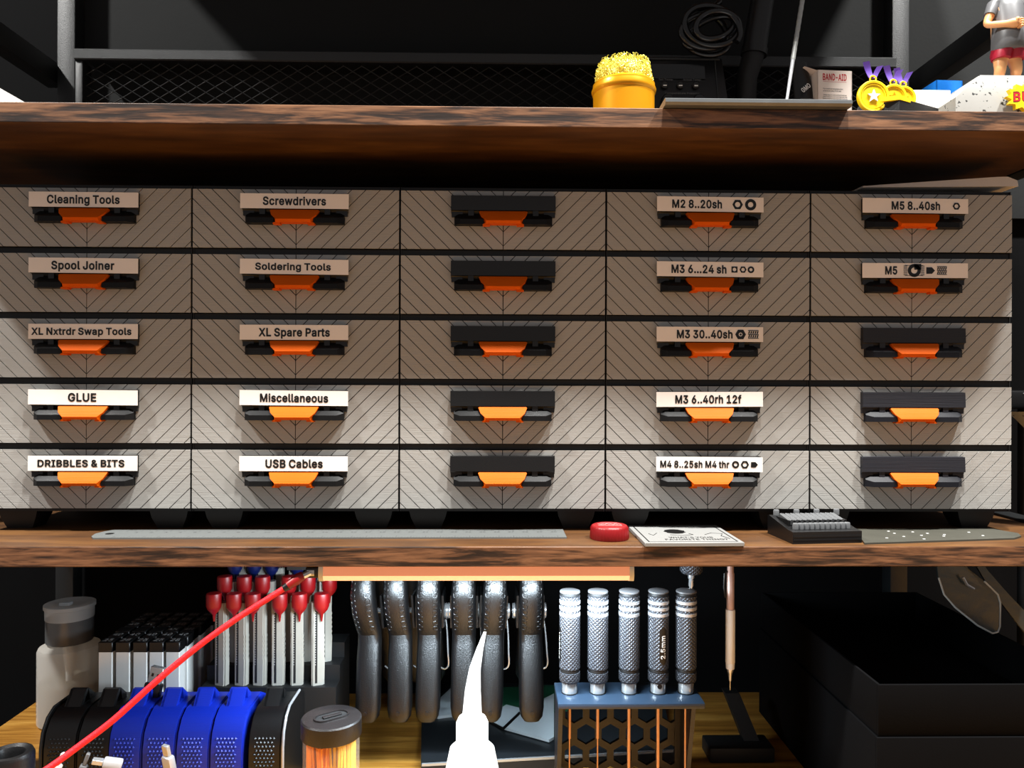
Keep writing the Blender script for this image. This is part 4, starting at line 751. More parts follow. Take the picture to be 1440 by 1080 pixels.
part('trim_edge', b, st)
for px in (936, 958, 980):
    u = pt(px, 118, 640).x-o[0]; y = face(u, zz(118))
    part('button', MB().m(M_BLACKM).lathe([(3.0, 0), (3.0, -1.5), (2.2, -2.2)], c=(u, y[1], zz(117)), ax='y', seg=16).m(M_WHITEPRINT_GLINT).box(u-1.5, u+1.5, y[1]-2.5, y[1]-1.5, zz(119.5), zz(118)), st)  # white block on each button is a painted glint
for px in (940, 984):
    u = pt(px, 140, 636).x-o[0]; y = face(u, zz(140))
    part('knob', MB().m(M_BLACKP).lathe([(5.5, 0), (5.2, -5), (4.4, -6)], c=(u, y[1], zz(142)), ax='y', seg=20), st)
b = MB().m(M_TEXTGREY)
for s, px, py, wd in (('Set Temp', 938, 110, 12), ('Actual Temp', 975, 110, 15), ('Temperature Presets', 960, 130.5, 29)):
    u0 = pt(px, py, 640).x-o[0]
    b.text(s, wd, 1.7, lambda u, v, u0=u0, py=py: face(u0+u, zz(py)+v, .9), .0)
part('lettering', b, st)

# black articulated arm, cable coil and rod behind
b0 = pt(1052, 143, 660); o = (b0.x, 672, ZU)
arm = thing('lamp_arm', 'black articulated arm rising behind the soldering station', 'arm', o)
part('base', MB().m(M_BLACKM).lathe([(18, 0), (18, 6), (13, 9), (11, 40)], seg=32), arm)
p1, p2, p3 = pt(1050, 110, 672), pt(1060, 75, 672), pt(1072, 0, 672); p4 = pt(1084, -60, 672)
part('lower_arm', MB(o).m(M_BLACKM).tube([(b0.x, 672, ZU+35), p1, p2], [9, 9, 9.5], 20), arm)
part('upper_arm', MB(o).m(M_BLACKP).tube([p2, p3, p4, pt(1096, -160, 672)], [10.5, 10, 10, 10], 20), arm)
part('collar', MB(o).m(M_BLACKP).tube([p2-Vector((0, 0, 2)), p2+Vector((.8, 0, 4))], 11.2, 20), arm)
cc = pt(998, 42, 640); o = (cc.x, 640, cc.z)
M_GLOSSY = mat('glossy_black_cable', (16, 16, 17), .22)
b = MB().m(M_GLOSSY); rr = random.Random(5); P = []
for i in range(111):
    t = i/20*2*math.pi; k = i/110
    A = 21+4*math.sin(t*.37+1); B = 13+4*math.cos(t*.23)
    u, v = A*math.cos(t), B*math.sin(t); th = R(-35+60*math.sin(i/31))
    P.append(Vector((u*math.cos(th)-v*math.sin(th)+3*math.sin(i/17), -9+18*k+4*math.sin(t*.5), u*math.sin(th)+v*math.cos(th))))
P += [Vector((12, 14, 30)), Vector((10, 20, 80)), Vector((8, 22, 140)), Vector((8, 22, 512-cc.z))]
b.tube(smooth(P, 3), 2.6, 10)
solo('coiled_cable', b, 'glossy black cable coil hanging above the soldering station', 'cable', o)
a = Vector((pt(1096, 150, 590).x, 590, ZU+4.4)); e = pt(1130, -10, 612)
tp = a+(e-a)*1.15
b = MB(a).m(M_ALU).tube([a-Vector((0, 0, 4)), a+(e-a)*.55], [.5, 1.6], 8)
n = 26
b.m(M_STEEL).tube([a+(e-a)*(.55+.6*i/n) for i in range(n+1)], [1.9 if i % 2 else 1.75 for i in range(n+1)], 8)
solo('metal_probe', b, 'thin bright metal probe leaning upright behind the steel plate', 'probe', a)

# bandage box
a, e = pt(1149, 110, 630), pt(1199, 110, 630); o = Vector(((a.x+e.x)/2, 630, ZU)); w = (e.x-a.x)/2; zt = pt(1170, 99, 630).z-ZU
bx = thing('bandage_box', 'open white bandage box with red lettering behind the steel plate', 'box', o, rz=R(4))
b = MB().m(M_CARD)
for x0, x1, y0, y1 in ((-w, w, 0, .7), (-w, w, 27.3, 28), (-w, -w+.7, 0, 28), (w-.7, w, 0, 28)): b.box(x0, x1, y0, y1, 0, zt)
b.box(-w, w, 0, 28, 0, .7)
zl = lambda py: pt(1170, py, 630).z-ZU
b.m(M_REDINK).text('BAND-AID', 20.5, 5.2, lambda u, v: (u-.2, -.12, zl(113)+v), .035)
strip_ = lambda x0, x1, z0, z1: b.add([(x0, -.12, z0), (x1, -.12, z0), (x1, -.12, z1), (x0, -.12, z1)], [(0, 1, 2, 3)])
strip_(-10.2, 10, zl(115.4), zl(115.0))
b.m(M_INK)
b.text('For medical emergencies', 17, 1.1, lambda u, v: (u-1.6, -.12, zl(126)+v), .01)
b.text('and everyday first aid', 15.5, 1.1, lambda u, v: (u-2.4, -.12, zl(129)+v), .01)
for k, wd in enumerate((20, 21, 21.5, 20.5)): b.text('Sterile strips to cover and help heal cuts', wd, 1.0, lambda u, v, k=k: (u+.2, -.12, zl(134.5+k*2.6)+v), .01)
part('carton', b, bx)
part('flap', MB().m(M_CARD).loft([[(-w, 26, zt), (w, 12, zt), (w, 12.6, zt), (-w, 26.6, zt)], [(-w+4, 24, zt+9), (w-9, 18, zt+5), (w-9, 18.6, zt+5), (-w+4, 24.6, zt+9)]]).loft([[(-w, 1, zt), (-w, 26, zt), (-w-.5, 26, zt), (-w-.5, 1, zt)], [(-w-8, 6, zt+5), (-w-8, 22, zt+5), (-w-8.5, 22, zt+5), (-w-8.5, 6, zt+5)]]), bx)

# black pouch beside it
o = Vector((pt(1128, 140, 640).x, 640, ZU)); w = 11; zt = pt(1120, 88, 640).z-ZU
b = MB().m(M_BLACKP); rg = []
for i in range(9):
    t = i/8; z = zt*t; sh = -6+12*(1-(1-t)**.5) if False else 6-9*t+2*math.sin(t*3)
    hw = 11*(1-.45*t**2); dp = 8*(1-.8*t)+.6
    rg.append([(sh+hw*math.cos(k*math.pi/8)*1.0, dp*math.sin(k*math.pi/8), z) for k in range(16)])
b.loft(rg)
part_o = thing('foil_pouch', 'black and grey pouch with pale slanted lettering beside the bandage box', 'pouch', o)
part('pouch_body', b, part_o)
b = MB().m(M_GREY).loft([[(-9+k*1.8, -8.3-.9*math.sin(k*.5), 44) for k in range(7)]+[(-9+k*1.8, -7, 44) for k in range(6, -1, -1)], [(-4+k*1.8, -7.3, 57) for k in range(7)]+[(-4+k*1.8, -6, 57) for k in range(6, -1, -1)]])
b.m(M_WHITEPRINT_GLINT).text('GMO', 9, 4, lambda u, v: (1+u*.7-v*.6, -8.2, 64+u*.6+v*.7), .03)
part('front_print', b, part_o)

# medals on their little stand
def star(r, r2, n=5): return [((r if k % 2 == 0 else r2)*math.sin(k*math.pi/n), (r if k % 2 == 0 else r2)*math.cos(k*math.pi/n)) for k in range(2*n)]
so = Vector((pt(1258, 157, 548).x, 548, ZU)); zb = pt(1250, 149, 548).z-ZU
base = thing('medal_stand', 'small black stand with a yellow edge holding three gold medals', 'stand', so)
L_, Rr, Cn = pt(1201, 150, 556).x-so.x, pt(1311, 150, 560).x-so.x, pt(1267, 150, 530).x-so.x
part('block', MB().m(M_BLACKP).prism([(L_, 2), (Cn, -16), (Rr, 4), (Cn-12, 24)], 0, zb, 'z'), base)
b = MB().m(M_YELLOW)
for A_, B_ in (((Cn-11, -12.6), (Cn, -16.6)), ((Cn, -16.6), (Cn+10.5, -11))):
    b.loft([[(A_[0], A_[1], zb-1.5), (A_[0], A_[1]+2.6, zb-1.5), (A_[0], A_[1]+2.6, zb+1.6), (A_[0], A_[1], zb+1.6)], [(B_[0], B_[1], zb-1.5), (B_[0], B_[1]+2.6, zb-1.5), (B_[0], B_[1]+2.6, zb+1.6), (B_[0], B_[1], zb+1.6)]])
part('trim_strip', b, base, label='yellow edge strip')
MED = [(1227.5, 136, 540, 11.2), (1256, 137.5, 552, 9.6), (1270, 139, 564, 9.2)]
MLAB = ['gold star medal on a purple ribbon, frontmost of the three', 'gold medal with purple ribbon, half hidden behind the front star medal', 'gold medal with purple ribbon, rearmost of the three']
for (px, py, Y, r), lab in zip(MED, MLAB):
    c = pt(px, py, Y)
    md = thing('medal', lab, 'medal', (c.x, Y, c.z), 'gold medals with purple ribbons')
    part('disc', MB().m(M_YELLOW).lathe([(r-2, -.6), (r-1.9, -1.6), (r-.6, -1.8), (r, -1.2), (r, 1.2), (r-.5, 1.5), (0.01, 1.5)], ax='y', seg=48).lathe([(.01, -.7), (r-1.8, -.7), (r-1.8, .5)], ax='y', seg=48).lathe([(r*.72, -.6), (r*.74, -1.3), (r*.78, -1.3), (r*.8, -.6)], ax='y', seg=40, caps=False), md)
    part('star', MB().m(M_GOLD if px > 1230 else M_WHITEPRINT_GLINT).prism([(u*r*.42, v*r*.42) for u, v in star(1, .42)], -1.9, -.6), md)
    part('ring', MB().m(M_YELLOW).tube([(2.2*math.cos(t*math.pi/8), 0, r+1.4+2.2*math.sin(t*math.pi/8)) for t in range(17)], .6, 6), md)
    for s in (-1, 1):
        x1 = -5.2 if s < 0 else 5.4; h = 11 if s < 0 else 8.5
        sec = []
        for i in range(7):
            t = i/6; sec.append([(s*1.2+(x1-s*1.2)*t-2.0, .6*s+math.sin(t*3)*1.0, r+2+h*t), (s*1.2+(x1-s*1.2)*t+2.0, .6*s+math.sin(t*3+1)*1.0, r+2+h*t+.6), (s*1.2+(x1-s*1.2)*t+2.0, .6*s+.5+math.sin(t*3+1)*1.0, r+2+h*t+.6), (s*1.2+(x1-s*1.2)*t-2.0, .6*s+.5+math.sin(t*3)*1.0, r+2+h*t)])
        part('ribbon', MB().m(M_PURPLE).loft(sec), md, label='purple ribbon')

# white box and blue box
a, e = pt(1272, 127, 572), pt(1337, 127, 572); zt = pt(1300, 126.5, 572).z-ZU
solo('white_box', MB().m(M_PAPER).box(0, e.x-a.x, 0, 22, 0, zt, .4, 1), 'small plain white box in front of the blue box', 'box', (a.x, 572, ZU))
a, e = pt(1317, 112, 598), pt(1355, 112, 598); zt = pt(1330, 112.5, 598).z-ZU; w = e.x-a.x
b = MB().m(M_BLUEBOX)
for x0, x1, y0, y1 in ((0, w, 0, .8), (0, .8, 0, 60), (w-.8, w, 0, 60), (0, w, 59.2, 60)): b.box(x0, x1, y0, y1, 0, zt)
b.box(0, w, 0, 60, 0, .8)
solo('blue_box', b, 'bright blue open card box behind the white box', 'box', (a.x, 598, ZU), rz=R(3))

# figurine
fo = Vector((pt(1418, 118, 560).x, 560, ZU)); S = 560/1080
fz = lambda py: pt(1418, py, 560).z-ZU
fx = lambda px, Y=560: pt(px, 80, Y).x-fo.x
fig = thing('figurine', 'toy figurine in grey shirt and red shorts on a speckled stone base', 'figurine', fo)
zt = fz(117); xl, xt = pt(1338, 155, 545).x-fo.x, pt(1373, 117, 550).x-fo.x
b = MB().m(M_MARBLE).loft([[(xl, -20, 0), (46, -20, 0), (46, 26, 0), (xl, 26, 0)], [(xl, -20, fz(152)), (46, -20, fz(152)), (46, 26, fz(152)), (xl, 26, fz(152))], [(xt, -14, zt), (30, -14, zt), (30, 20, zt), (xt, 20, zt)]])
part('base', b, fig, label='speckled stone base')
sb = Vector((pt(1441, 138, 536).x-fo.x, -24, pt(1441, 137, 536).z-ZU))
b = MB().m(M_YELLOW).prism([(sb.x+u, sb.z+v*.72) for u, v in star(14, 10.5, 12)], sb.y-1.5, sb.y+2)
b.m(M_INK).text('BUT', 18.5, 6.6, lambda u, v: (sb.x+u, sb.y-1.55, sb.z-3.2+v+u*.04), .06)
b.m(M_REDINK).text('BUT', 18, 6.0, lambda u, v: (sb.x+u, sb.y-1.65, sb.z-3.0+v+u*.04), .03)
b.m(M_GREY).box(sb.x-6, sb.x+6, sb.y+2, sb.y+6, sb.z-6, sb.z+5)
part('starburst_sign', b, fig, label='yellow starburst sign with red letters')
# body: one continuous surface grown from a jointed skeleton
J = {}; E = []
def jn(n, p, r, to=None):
    J[n] = (len(J), p, r)
    if to: E.append((J[to][0], len(J)-1))
H = lambda px, py, y=0: (fx(px), y, fz(py))
jn('pelvis', (0, 2, fz(74)), 8); jn('waist', (0, 1, fz(50)), 9.5, 'pelvis'); jn('chest', (0, 2, fz(18)), 10, 'waist'); jn('neck', (0, 3, fz(-4)), 4, 'chest'); jn('skull', (0, 2, fz(-24)), 11, 'neck'); jn('crown', (0, 2, fz(-44)), 9.5, 'skull')
for s, px in ((-1, 1408), (1, 1429)):
    n = str(s)
    jn('hip'+n, (s*5, 2, fz(78)), 5.6, 'pelvis'); jn('knee'+n, (fx(px)+s*.6, 0, fz(97)), 4.2, 'hip'+n); jn('ankle'+n, (fx(px+s), 3, fz(113)), 3.4, 'knee'+n); jn('toe'+n, (fx(px+s*3), -5, fz(114.5)), 2.6, 'ankle'+n)
jn('sho-', H(1400, 8, 2), 4.2, 'chest'); jn('elb-', H(1386, 36, 0), 2.7, 'sho-'); jn('wri-', H(1404, 43, -11), 2.5, 'elb-'); jn('palm-', H(1411, 45, -12), 3.9, 'wri-'); jn('fist-', H(1417, 44, -12), 3.6, 'palm-')
jn('sho+', H(1436, 8, 2), 4.2, 'chest'); jn('elb+', H(1451, 34, 0), 2.7, 'sho+'); jn('wri+', H(1447, 58, -4), 2.5, 'elb+'); jn('palm+', H(1446, 64, -5), 3.4, 'wri+'); jn('fist+', H(1446, 69, -6), 2.8, 'palm+')
for sfx, d, yy in (('-', 1, -15), ('+', 0, -9)):
    bx_, by_, bz_ = J['fist'+sfx][1]
    for k in range(4):
        nm = 'f%d%s' % (k, sfx)
        if d: jn(nm+'a', (bx_+1.5, by_-2.5, bz_+2.4-1.6*k), 1.1, 'fist'+sfx); jn(nm+'b', (bx_-1.2+.2*k, by_-3.6, bz_+2.2-1.6*k), .9, nm+'a')
        else: jn(nm+'a', (bx_, by_-2.4+1.6*k, bz_-2.6), .9, 'fist'+sfx); jn(nm+'b', (bx_-1, by_-2.6+1.6*k, bz_-4.4+.3*k), .7, nm+'a')
    jn('t'+sfx, (bx_-3 if d else bx_-2, by_-4.6, bz_+(3 if d else 1)), 1.0, 'palm'+sfx)
me = bpy.data.meshes.new('body'); me.from_pydata([tuple(c*.001 for c in j[1]) for j in J.values()], E, [])
me.materials.append(M_SKIN)
bo = part('body', me, fig)
sk = bo.modifiers.new('skin', 'SKIN'); sk.use_smooth_shade = True
for i, j in enumerate(J.values()):
    sv = me.skin_vertices[0].data[i]; sv.radius = (j[2]*.001, j[2]*.001); sv.use_root = i == 0
ss = bo.modifiers.new('sub', 'SUBSURF'); ss.levels = ss.render_levels = 2
def oval(cx, cy, z, a, b_, n=24): return [(cx+a*math.cos(2*math.pi*k/n), cy+b_*math.sin(2*math.pi*k/n), z) for k in range(n)]
b = MB().m(M_GREY)
b.loft([oval(0, 0, fz(73), 10.6, 10.6), oval(0, -.6, fz(66), 11.4, 12.2), oval(0, -.4, fz(50), 11.0, 12), oval(0, .6, fz(28), 10.4, 10.6), oval(0, 1, fz(12), 10.4, 9.6), oval(0, 1.5, fz(2), 9.6, 8), oval(0, 2, fz(-3), 5.5, 5.5)])
for s in ('-', '+'):
    p, q = Vector(J['sho'+s][1]), Vector(J['elb'+s][1])
    b.tube([p+Vector((4 if s == '-' else -4, 0, 3)), p, p.lerp(q, .5)], [5.2, 5.4, 4.2], 16)
part('shirt', b, fig, label='grey shirt')
b = MB().m(M_CRIMSON)
for s, px in ((-1, 1408), (1, 1429)): b.loft([oval(s*3.6, 1, fz(68), 7, 9.4), oval(s*5, 1, fz(76), 6.4, 8.6), oval(fx(px), 0.4, fz(83.5), 5.9, 7)])
part('shorts', b, fig, label='red shorts')
hd = Vector(J['skull'][1])
b = MB().m(M_HAIR).loft([oval(0, 3, fz(-22), 9.6, 9), oval(0, 3.5, fz(-38), 11.2, 11), oval(0, 3, fz(-52), 9, 9), oval(0, 2, fz(-57), 3, 3)])
part('hair', b, fig)
b = MB().m(M_INK)
for s in (-1, 1): b.lathe([(.01, -1), (1.1, -.6), (1.3, 0), (.01, .6)], c=(s*3.4, -8.6, fz(-26)), ax='y', seg=10)
part('eyes', b, fig)
b = MB().m(M_SKIN).lathe([(.01, -2.4), (1.2, -1.6), (1.6, .5)], c=(0, -9, fz(-19)), ax='y', seg=10)
for s in (-1, 1): b.lathe([(.01, -.8), (2, -.4), (2, .6)], c=(s*10.4, 2, fz(-22)), ax='x', seg=10)
b.m(M_CRIMSON).tube([(-2.6, -8.6, fz(-12)), (0, -9.3, fz(-10.5)), (2.6, -8.6, fz(-12))], .5, 6)
part('face', b, fig)

# white sloped block at the far left
a = pt(37, 149, 520); h = pt(0, 125, 520)
sl = (h.z-a.z)/(a.x-h.x); x0 = a.x-95; zz0 = min(60, (a.z-ZU)+95*sl)
b = MB().m(M_WHITE).prism([(4+max(0, (a.z-ZU))/sl, 0), (-95, zz0), (-110, zz0), (-110, 0)], 0, 40)
solo('white_wedge', b, 'white sloped block at the far left of the upper shelf', 'block', (a.x, 510, ZU))

# ------------------------------------------------------------------ desk: bottle
c = gp(100, 1031, ZT); o = Vector((pt(98, 960, c.y+25).x, c.y+25, ZT)); r = 82*o.y/1080/2*.97
hz = lambda py, Y=None: pt(100, py, o.y-(r if Y else 0)).z-ZT
bt = thing('dispenser_bottle', 'milky pump bottle of clear liquid with a grey cap', 'bottle', o)
h1 = hz(905)
part('bottle_body', MB().m(M_FROST).lathe([(r-3, 0), (r, 2.5), (r, h1-4), (r-1.2, h1-1.2), (r-4, h1), (14, h1+2), (13, h1+7)], seg=64, caps=False), bt)
part('liquid', MB().m(M_LIQUID).lathe([(.1, 1), (r-2, 1.2), (r-1.4, 3), (r-1.4, hz(956)), (.1, hz(956))], seg=48), bt)
part('dip_tube', MB().m(M_WHITE).lathe([(3.2, 3), (3.2, h1-26), (5.5, h1-8), (6, h1+3)], seg=16), bt)
h2 = hz(866)
part('collar', MB().m(mat('grey_clear_collar', (92, 94, 96), .3)).lathe([(18.6, h1+3), (19, h1+4), (19, h2), (18, h2)], seg=48), bt)
part('cap_lid', MB().m(M_FROSTLID).lathe([(19.4, h2-1), (19.6, h2+8), (20.6, h2+8.5), (20.6, h2+11.5), (18, h2+12.2), (12, h2+11.4), (.1, h2+11.4)], seg=48).box(-5, 4, -9, -2, h2+11, h2+14, .6), bt)
b = MB().m(M_INK)
b.text('Alcohol', 52, 6.5, lambda u, v: ((r+.15)*math.cos(R(196)+v/r*1.4), (r+.15)*math.sin(R(196)+v/r*1.4), h1*.47-u), .01)
part('lettering', b, bt)

# nozzle cases in a grid, black lids with marks
ROWS = [['25']*5, ['40']*5, ['', '', '', '4H', '4H'], ['40', '40', '60', '60', '60'], ['6H']*5, ['6H']*5]
NAMES = ['front', 'second', 'third', 'fourth', 'fifth', 'rearmost']; CN = ['leftmost', 'second from the left', 'middle', 'second from the right', 'rightmost']
ca = pt(148, 903, 600); ZN = ca.z-ZT; CX = 13.35; CY = 13.3; CWD = 10.6
b = MB().m(M_WHITE).box(-CWD/2, CWD/2, 0, CWD, 0, ZN-8.3, .5, 1); ME_CASE = b.mesh('case_body')
LIDS = {}
def lid(s):
    if s not in LIDS:
        b = MB().m(M_BLACKP).box(-CWD/2-.25, CWD/2+.25, -.25, CWD+.25, ZN-8.3, ZN, .6, 1)
        if s: b.m(mat('pale_grey_print', (150, 150, 150), .5)).text(s, 7.0, 5.6, lambda u, v: (u, 2.4+v, ZN+.05), .03)
        LIDS[s] = b.mesh('lid')
    return LIDS[s]
tray = solo('case_tray', MB().m(M_BLACKM).box(-10, 72, -4, 84, 0, 3, 1), 'low black tray under the block of white nozzle cases', 'tray', (ca.x, 600, ZT))
for i, row in enumerate(ROWS):
    for j, s in enumerate(row):
        dx = -1.0 if j == 3 else (-1.6 if j == 4 else 0)
        t = thing('nozzle_case', 'white case with %s black lid, %s in the %s row of cases' % (s if s else 'plain', CN[j], NAMES[i]), 'case',
                  (ca.x+j*CX+dx+(1 if i % 2 else 0), 600+i*CY, ZT+3), 'white nozzle cases with black lids')
        part('case_body', ME_CASE, t); part('lid', lid(s), t, (0, 0, -3), label=None)
# white knives with red and blue caps in a stepped black stand
ks = pt(380, 966, 612); 
kn = [(312, -.35), (340, -.3), (366, -.2), (393, .05), (420, .15), (450, .35)]
zb = pt(380, 967, 612).z-ZT; zt = pt(380, 852, 612).z-ZT
xa, xb = pt(288, 960, 612).x, pt(476, 960, 612).x
o = Vector(((xa+xb)/2, 607, ZT)); w = (xb-xa)/2
part_s = thing('knife_stand', 'stepped black stand holding three rows of white knives', 'stand', o)
part('stand_body', MB().m(M_BLACKM).prism([(-5, 0), (-5, zb+4), (10, zb+4), (10, zb+16), (28, zb+16), (28, zb+28), (50, zb+28), (50, 0)], -w, w, 'x'), part_s)
def knife_body():
    b = MB().m(mat('offwhite_knife_plastic', (152, 148, 139), .5)); hw, dp = 4.9, 3.4
    n = 24; L = zt-zb
    side = [(-hw, 0)]+[(-hw, L)]+[(hw, L)]
    for k in range(12): side += [(hw+(.35 if k % 2 else -.1), L*.62-k*L*.028)]
    side += [(hw, 0)]
    b.prism([(x, z) for x, z in side], 1.2, dp*2-1.2); b.prism([(x*.8, z) for x, z in side], 0, dp*2); b.m(M_BLACKM).box(-2.4, -.7, -.25, .6, 2, L-2)
    b.m(M_STEEL)
    for k in range(22): b.box(-2.5, -1.9, -.35, .2, L*.25+k*L*.03, L*.25+k*L*.03+L*.012)
    return b.mesh('knife_body')
def cap(m_):
    b = MB().m(m_); L = zt-zb
    b.lathe([(.6, L-14), (1.3, L-8.5), (4.6, L-5), (5.9, L-2), (6.0, L+6.5), (5.5, L+8), (.1, L+8.4)], c=(0, -2.2, 0), seg=20)
    return b.mesh('slider_cap')
ME_KB = knife_body(); ME_CR, ME_CB = cap(M_RED), cap(M_BLUED)
KO = ['leftmost', 'second from the left', 'third from the left', 'fourth from the left', 'fifth from the left', 'rightmost']
for row, (dy, dz, colr, nm) in enumerate(((0, 0, ME_CR, 'front'), (18, 12, ME_CR, 'middle'), (36, 24, ME_CB, 'back'))):
    for j, (px, rz) in enumerate(kn):
        if row == 2 and j == 5: continue
        x = pt(px, 930, 612).x+row*2.0
        t = thing('utility_knife', 'white knife with %s cap, %s in the %s row of stand' % ('red' if row < 2 else 'dark blue', KO[j], nm), 'knife', (x, 606+dy, ZT+zb+4.0+dz), 'white knives standing in the black stand', rz=rz+(.1 if row else 0))
        part('knife_body', ME_KB, t)
        part('slider_cap', colr, t, (-3.2 if rz < 0 else 2.2, 0, 0 if not row else -3), label='red cap' if row < 2 else 'dark blue cap')

# ------------------------------------------------------------------ cable reels
XS = [58, 106, 150, 198, 246, 294, 343]
YF = 540; HT = -234-ZT
def reel(mm, edge=None):
    wd = 22.8; b = MB().m(mm)
    pr = [(3, 0), (1.5, 8), (1, 30), (1.5, HT-22), (4, HT-12), (10, HT-4), (18, HT), (46, HT), (58, HT-6), (66, HT-20), (68, 20), (66, 0)]
    b.prism(pr, .9, wd-.9, 'x')
    pr2 = [(y*1.0+(1.2 if y < 30 else -1.2), z-(1.4 if z > 5 else 0)) for y, z in pr]
    b.prism(pr2, 0, wd, 'x')
    me = b.mesh('reel_body')
    g = MB().m(mm)
    for i in range(6):
        for k in range(11):
            x, z = 4.4+i*2.6+(1.3 if k % 2 else 0), HT-16-k*2.6
            if x > wd-4.6 or z < 14: continue
            y = 1.5-(.4 if z < HT-22 else 0)+max(0, (z-(HT-22)))*.25
            g.add([(x-1.2, y, z), (x, y, z-1.2), (x+1.2, y, z), (x, y, z+1.2), (x, y-1.0, z)], [(0, 1, 4), (1, 2, 4), (2, 3, 4), (3, 0, 4)])
    gp_ = g.mesh('grip_panel')
    c = MB().m(mm)
    y0, y1, z0, z1 = 19, 40, HT-.5, HT+9.5
    c.prism([(y0, z0), (y0+9, z1), (y0+12, z1), (y0+11, z1-2.2), (y0+5.5, z0+1), (y0+14, z0+1), (y0+12, z1), (y1, z0+2.5), (y1, z0)], 5.5, wd-6.5, 'x')
    c.prism([(y0, z0), (y0+9, z1), (y0+12, z1), (y1, z0+2), (y1, z0)], 5, 7, 'x')
    return me, gp_, c.mesh('clip')
RB = {'black': reel(M_BLACKP), 'blue': reel(M_BLUE)}
RL = ['black ribbed cable reel at the left end of the row', 'black ribbed cable reel touching the first blue reel', 'blue ribbed cable reel beside the black ones', 'blue ribbed cable reel, second blue one from the left', 'blue ribbed cable reel, third blue one from the left', 'blue ribbed cable reel, rightmost blue one', 'black ribbed cable reel with a silver rim, right end of the row']
for i, px in enumerate(XS):
    cl = 'blue' if 2 <= i <= 5 else 'black'
    x = pt(px, 1030, YF).x+(2.5 if i == 6 else 0)
    t = thing('cable_reel', RL[i], 'cable reel', (x, YF, ZT), 'cable reels standing in a row')
    me, g, c = RB[cl]
    part('reel_body', me, t); part('grip_panel', g, t); part('clip', c, t)
    if i in (0, 6):
        pr = [(3, 0), (1.2, 8), (.6, 30), (1.0, HT-21.6), (3.4, HT-11.4), (9.6, HT-3.2), (18, HT+1), (46, HT+1), (59, HT-5), (67, HT-20), (69, 20), (67, 0)]
        xs_ = (22.8, 24.3) if i == 6 else (-1.5, 0)
        b = MB().m(M_BLACKP).prism(pr, xs_[0], xs_[1], 'x').m(M_ALU if i == 6 else M_FRAME).tube([(xs_[1] if i == 6 else xs_[0], y, z) for y, z in pr[:8]], 1.0 if i == 6 else .7, 8)
        part('side_plate', b, t)
    part('cable_slot', MB().m(M_GROOVE).box(8, 15, .6, 3, 3, 11, 1), t)
def plug_usb(at, d, label, body=(5, 2.6), L1=18, L2=12, mb_=M_BLACKP, tip=M_CHROME, group='cable plugs sticking out of the reels', spin=0):
    d = Vector(d).normalized(); q = d.to_track_quat('Z', 'Y').to_matrix().to_4x4() @ Matrix.Rotation(R(spin), 4, 'Z')
    t = thing('usb_cable', label, 'cable', at, group)
    b = MB(); b.M = q; b.m(mb_).box(-body[0]-1.3, body[0]+1.3, -body[1]-1.2, body[1]+1.2, 0, L1, 1.2)
    part('plug_body', b, t)
    b = MB(); b.M = q; b.m(tip).box(-body[0], body[0], -body[1], body[1], L1, L1+L2, .4, 1)
    if body[0] > 4: b.m(M_INK).box(-2.9, -1.2, -body[1]-.05, -body[1]+.1, L1+5, L1+7.4).box(1.2, 2.9, -body[1]-.05, -body[1]+.1, L1+5, L1+7.4)
    part('plug_tip', b, t, label='metal plug tip')
    return t
a = pt(211, 985, 578)
q_ = Vector((.22, .1, 1)).normalized().to_track_quat('Z', 'Y').to_matrix(); xl_ = q_.transposed() @ Vector((1, 0, 0))
SPIN = math.degrees(math.atan2(xl_.y, xl_.x))
plug_usb(a, (.22, .1, 1), 'black plug with square metal tip standing up behind the blue reels', (4.9, 2.4), 13, 12, spin=SPIN)
plug_usb(pt(172, 1075, 527), (-1, -.35, .32), 'silver plug on a white sleeve poking out of the first blue reel', (2.6, 1.6), 12, 7, mat('pale_grey_sleeve', (170, 172, 174), .35))
plug_usb(pt(240, 1085, 520), (-.1, -.2, 1), 'silver and black plug pointing up in front of the second blue reel', (2.6, 1.4), 12, 8, M_ALU)
plug_usb(pt(77, 1088, 520), (.45, -.1, 1), 'white pointed plug in front of the leftmost black reel', (1.4, 1), 7, 9, M_WHITE, M_WHITE)
plug_usb(pt(112, 1092, 524), (.35, .1, 1), 'grey plug in front of the second black reel', (1.6, 1.2), 8, 8, M_GREY, M_GREY)

# stick jar
c = pt(466, 1010, 512); o = Vector((c.x, 512, ZT)); r = 19.8; h = c.z-ZT+1
jar = thing('stick_jar', 'clear jar with a dark brown cap full of orange sticks', 'jar', o)
h0 = pt(466, 1050, 495).z-ZT
part('jar_wall', MB().m(M_CLEAR).lathe([(r-2.6, 0), (r-1.4, 1.5), (r-1.4, h0+1)], seg=48, caps=False), jar)
b = MB().m(M_BROWNCAP).lathe([(r-.4, h0), (r, h0+.6), (r, h-1), (r-.8, h), (.1, h)], seg=64)
part('cap', b, jar)
def stad(a, rr_, z, n=10): return [(a+rr_*math.sin(math.pi*k/n), rr_*math.cos(math.pi*k/n), z) for k in range(n+1)]+[(-a-rr_*math.sin(math.pi*k/n), -rr_*math.cos(math.pi*k/n), z) for k in range(n+1)]
q = MB().m(M_BLACKM); q.M = Matrix.Rotation(R(35), 4, 'Z'); q.add(stad(5.5, 5.2, h+.08), [tuple(range(22))])
q.m(M_BROWNCAP).loft([stad(6, 6.2, h), stad(6, 6.0, h+1.0), stad(5.6, 5.4, h+1.0), stad(5.6, 5.2, h)], caps=False)
q.m(M_BROWNCAP).box(-6, 7, -1.6, 1.8, h+.1, h+1.2, .5)
part('cap_tab', q, jar)
